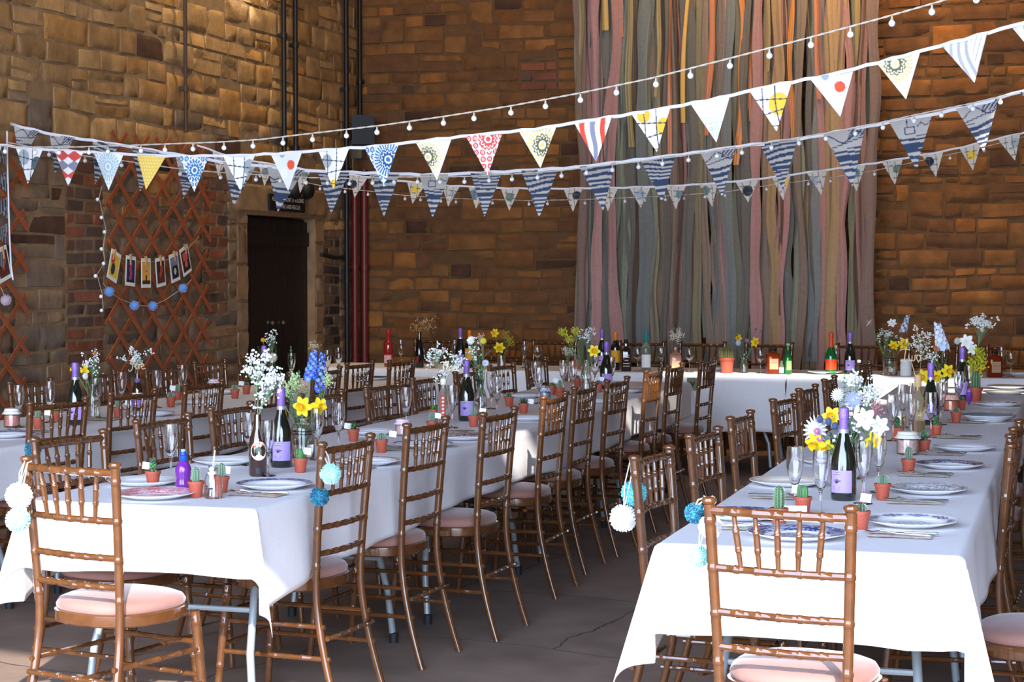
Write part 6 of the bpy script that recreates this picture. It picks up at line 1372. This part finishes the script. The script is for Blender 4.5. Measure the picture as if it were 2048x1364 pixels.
# vase J: head table big jar right
vJ = vase('H', 1780, 13.98, 'big ridged jar of sunlit flowers on the right part of the head table', 'jar'); rJ = lambda k: root(vJ, k); YJ = 13.98; vJ[0].scale = (1.15, 1.15, 1.12)
lily(at_depth(1739, 646, YJ), rJ(0), (-1, -.3, .8), 'white alstroemeria pointing upper left from the head table jar', 1.0); lily(at_depth(1784, 646, YJ), rJ(1), (0, -1, .5), 'white alstroemeria atop the head table jar', 1.0)
WD = [S(226, 232, 250), S(206, 218, 248), S(180, 196, 240)]
delphinium(at_depth(1816, 630, YJ), at_depth(1806, 664, YJ), rJ(2), 'pale blue delphinium spire on the head table jar', WD, 30, .024, .015)
daffodil(at_depth(1808, 687, YJ-.03), rJ(3), (.3, -1, 0), 'daffodil at the right of the head table jar', 1.1); daffodil(at_depth(1788, 690, YJ-.04), rJ(4), (-.2, -1, -.5), 'daffodil drooping over the head table jar', 1.0)
gyp(at_depth(1770, 668, YJ), rJ(5), 'white filler spray in the head table jar', .08, .045, 130, .005)
for k, (x, y) in enumerate(((1748, 665), (1765, 655), (1775, 672), (1790, 668), (1755, 682))): leafy(at_depth(x, y, YJ), rJ(6+k), 'bright green sprig in the head table jar, %s' % ('far left', 'upper', 'central', 'right', 'low left')[k], 'narrow', 'foliage_sprig', S(90, 140, 60), 14, .022, .032)
# bouquet K: right table front
vK = vase('R', 1700, 960, 'glass jar of the large mixed bouquet behind the right table bottle', 'jar', 0); YK = vK[1].y; rK = lambda k: root(vK, k)
mum(at_depth(1632, 860, YK-.04), rK(0), (-.6, -1, .2), 'large white chrysanthemum at the left of the right table bouquet', .05, S(240, 240, 240), S(220, 214, 150), 3, 'chrysanthemum', .2)
daffodil(at_depth(1632, 886, YK-.06), rK(1), (-.4, -1, -.4), 'lowest daffodil at left of the right table bouquet', 1.05); daffodil(at_depth(1664, 833, YK-.03), rK(2), (-.1, -1, .1), 'daffodil left of the foil top in the bouquet', .95); daffodil(at_depth(1748, 880, YK-.03), rK(3), (.6, -1, -.3), 'daffodil at the lower right of the bouquet', .95); daffodil(at_depth(1648, 893, YK-.05), rK(31), (.3, -1, -.6), 'drooping daffodil beside the lowest one', .9)
lily(at_depth(1730, 838, YK-.05), rK(4), (0, -1, .1), 'white alstroemeria right of the foil top, larger one', 1.2); lily(at_depth(1758, 852, YK-.03), rK(5), (.5, -1, .1), 'white alstroemeria at the right of the bouquet', 1.1)
for k, (x, y, w) in enumerate(((1640, 838, 'left'), (1657, 843, 'middle'), (1670, 852, 'right'))): pomball(at_depth(x, y, YK-.07), rK(6+k), 'blue thistle in front of the bouquet, %s of three' % w, .012, S(74, 92, 128), 'eryngium')
for k, (x, y, w) in enumerate(((1634, 862, 'upper'), (1640, 877, 'lower'))): mum(at_depth(x, y, YK-.075), rK(9+k), (-.2, -1, .1), 'small magenta flower in front of the white chrysanthemum, %s' % w, .013, S(190, 100, 160), S(236, 200, 210), 2)
mum(at_depth(1675, 790, YK), rK(11), (-.3, -1, .3), 'small white aster at the upper left of the bouquet', .024, S(226, 230, 240))
leafy(at_depth(1689, 748, YK), rK(12), 'tall eucalyptus sprig at the top of the bouquet', 'round', col=S(120, 160, 150), n=12, lw=.022, L_=.022); leafy(at_depth(1700, 775, YK-.02), rK(13), 'second eucalyptus sprig in the bouquet', 'round', col=S(120, 150, 156), n=10, lw=.024, L_=.022)
gyp(at_depth(1713, 758, YK), rK(14), 'airy gypsophila at the top of the bouquet', .045, .035, 110, .005); gyp(at_depth(1738, 790, YK), rK(15), 'dense white gypsophila at the upper right of the bouquet', .05, .04, 170, .005)
plume(at_depth(1752, 815, YK-.01), rK(16), 'dusky pink cluster at the right of the bouquet', S(190, 130, 140), .03, .025, 160, 'plume_flower'); mum(at_depth(1708, 800, YK-.04), rK(17), (0, -1, .2), 'lilac-blue flower in the centre of the bouquet', .03, S(150, 156, 196), S(170, 190, 200), 2); gyp(at_depth(1700, 870, YK-.05), rK(18), 'loose gypsophila buds low in the bouquet', .10, .04, 26, .006)
for k, (x, y) in enumerate(((1660, 880), (1680, 895), (1672, 905), (1735, 890), (1722, 898), (1745, 870), (1690, 840), (1655, 868), (1712, 862))): leafy(at_depth(x, y, YK-.03+.01*(k % 3)), rK(19+k), 'dark green foliage stem in the bouquet, %s' % ('left', 'low left', 'lowest left', 'low right', 'lowest right', 'right', 'behind the foil', 'behind the thistles', 'under the large alstroemeria')[k], 'narrow', 'foliage_sprig', S(56, 92, 48), 13, .026, .04)
# flowers L: far right cluster
vL = vase('R', 1884, 795, 'vase of sunlit white delphinium on the right table, half hidden', 'bottle', 0); YL_ = vL[1].y; rL = lambda k: root(vL, k)
WW = [S(246, 246, 250), S(236, 238, 250), S(214, 220, 246)]
delphinium(at_depth(1874, 646, YL_), at_depth(1886, 700, YL_), rL(0), 'brilliant white delphinium spire above the right table', WW, 44, .036, .022); mum(at_depth(1872, 697, YL_-.05), rL(1), (-.1, -1, .1), 'orange-brown round flower on the right table', .016, S(196, 120, 50), S(150, 80, 30), 3); gyp(at_depth(1866, 712, YL_-.03), rL(2), 'small bright gypsophila left of the delphinium base', .04, .03, 50, .006)
daffodil(at_depth(1895, 742, YL_-.05), rL(3), (.5, -1, 0), 'daffodil right of the second purple foil top', 1.1); daffodil(at_depth(1872, 752, YL_-.05), rL(4), (.2, -1, -.3), 'daffodil behind the second purple foil top', 1.1); daffodil(at_depth(1848, 752, YL_-.02), rL(5), (-.5, -1, -.2), 'daffodil left of the second purple foil top', 1.1)
for k, (x, y) in enumerate(((1880, 725), (1890, 715), (1900, 730), (1870, 740), (1905, 750), (1860, 735))): leafy(at_depth(x, y, YL_), rL(6+k), 'dark green leaf stem under the white delphinium, %s' % ('centre', 'upper', 'right', 'left', 'low right', 'far left')[k], 'narrow', 'foliage_sprig', S(44, 70, 40), 12, .026, .035)
vM = vase('R', 1950, 780, 'vase of goldenrod and white flowers at the far end of the right table', 'bottle', 0); YM_ = vM[1].y; rM = lambda k: root(vM, k)
lily(at_depth(1933, 683, YM_), rM(0), (0, -1, .2), 'brilliant pinkish white alstroemeria above the far end', 1.35); lily(at_depth(1944, 698, YM_), rM(10), (.4, -1, .1), 'second pinkish white alstroemeria just right and below', 1.1); mum(at_depth(1915, 682, YM_), rM(1), (-.3, -1, .2), 'small pale round flower left of the pinkish alstroemeria', .022, S(206, 210, 206))
for k, (x, y) in enumerate(((1958, 704), (1945, 724), (1962, 722), (1950, 740))): plume(at_depth(x, y, YM_-.01*k), rM(2+k), 'yellow-green goldenrod clump at the far right, %s' % ('topmost', 'left', 'right', 'lowest')[k], S(190, 190, 40), .05, .04, 260, 'goldenrod', .0045)
gyp(at_depth(1962, 645, YM_), rM(6), 'round brilliant white gypsophila head, highest at the right', .085, .042, 260, .0062, nst=34); leafy(at_depth(1925, 715, YM_), rM(7), 'dark stem under the pinkish alstroemeria', 'narrow', 'foliage_sprig', S(60, 80, 50), 12, .026, .035)
# ------------------------------------------------------------------ wooden script words
M_ply = mat('pale plywood', S(214, 190, 150), .6); M_plyw = mat('bleached plywood', S(232, 224, 200), .6); M_gold = mat('golden plywood', S(186, 140, 80), .5)
GL = {'O': ([[(.9, .9), (.5, 1.45), (.1, 1.0), (.12, .3), (.5, -.02), (.95, .35), (.98, 1.0), (.7, 1.4), (.3, 1.3)]], 1.1), 'n': ([[(0, .6), (.1, .75), (.12, .0)], [(.12, .4), (.35, .75), (.5, .6), (.5, .1), (.62, 0), (.75, .15)]], .72), 'e': ([[(0, .3), (.35, .5), (.4, .68), (.2, .78), (.05, .45), (.12, .08), (.35, 0), (.55, .18)]], .5),
      'T': ([[(-.1, 1.25), (.3, 1.45), (1.1, 1.35)], [(.6, 1.4), (.5, .7), (.4, .05), (.1, -.05), (.0, .15)]], .95), 'h': ([[(0, .3), (.35, 1.2), (.28, 1.5), (.12, 1.3), (.1, 0)], [(.1, .35), (.32, .72), (.48, .55), (.48, .1), (.6, 0), (.7, .12)]], .68), 'r': ([[(0, .55), (.12, .8), (.3, .68), (.28, .1), (.42, 0), (.55, .15)]], .5), 'w': ([[(0, .7), (.08, .15), (.22, 0), (.38, .15), (.42, .65), (.42, .15), (.58, 0), (.75, .2), (.78, .7), (.95, .6)]], .95), 'o': ([[(.4, .7), (.15, .72), (.02, .35), (.2, 0), (.45, .2), (.45, .55), (.3, .72), (.6, .6)]], .6),
      'F': ([[(-.1, 1.2), (.3, 1.45), (1.0, 1.4)], [(.5, 1.4), (.4, .6), (.25, -.1), (-.1, -.35), (-.25, -.05)], [(.1, .7), (.7, .78)]], .75), 'u': ([[(0, .6), (.08, .7), (.05, .15), (.2, 0), (.42, .2), (.45, .7), (.45, .15), (.58, 0), (.68, .12)]], .66), 'i': ([[(0, .5), (.1, .7), (.1, .12), (.22, 0), (.34, .15)], [(.1, 1.0), (.13, 1.05)]], .34), 'v': ([[(0, .65), (.1, .72), (.25, .02), (.45, .7), (.62, .62)]], .58)}
def word(txt, px, py, Y, bt, size, m, label, th_=.0022, bh=.2):
    w = sum(GL[c][1] for c in txt); c0 = at(px, py, Y=Y); l = bt.location; base = Vector((l.x, l.y, l.z+bh-.05)); o = empty('table_name_sign', base, FRONT, label, 'sign')
    inv = Matrix.Rotation(-FRONT, 3, 'Z'); off = inv @ (c0-base); x = -w/2; b = MB()
    for ch in txt:
        st_, adv = GL[ch]
        for s in st_:
            pts = []
            for i in range(len(s)-1):
                p0, p1, p2, p3 = s[max(0, i-1)], s[i], s[i+1], s[min(len(s)-1, i+2)]
                for q in range(5):
                    t = q/5; f = lambda a, b_, c, d: .5*((2*b_)+(-a+c)*t+(2*a-5*b_+4*c-d)*t*t+(-a+3*b_-3*c+d)*t**3)
                    pts.append((f(p0[0], p1[0], p2[0], p3[0]), f(p0[1], p1[1], p2[1], p3[1])))
            pts.append(s[-1]); b.tube([off+Vector(((x+p[0])*size, -.004, (p[1]-.6)*size)) for p in pts], th_, 6)
        x += adv
    b.build('word', m, o); b = MB(); b.tube([(0, 0, 0), off+Vector((0, 0, -.5*size))], .0016, 6); b.build('stick', m, o); return o
word('One', 832, 656, 13.95, one, .042, M_gold, 'golden wooden sign reading One above the black bottle', .0022, .285)
word('Two', 1822, 712, tw.location.y-.03, tw, .040, M_ply, 'wooden sign reading Two beside the sprays on the right table', .0022, .275)
word('Three', 900, 734, YT-.06, th, .030, M_plyw, 'pale wooden sign reading Three among gypsophila, middle table', .0027, .245)
word('Four', 628, 690, fo.location.y-.05, fo, .024, M_ply, 'brown wooden sign reading Four above the blue spires', .0018, .226)
word('Five', 275, 730, fv.location.y-.05, fv, .036, M_ply, 'wooden sign reading Five above the ale bottle, left table', .0024, .2165)
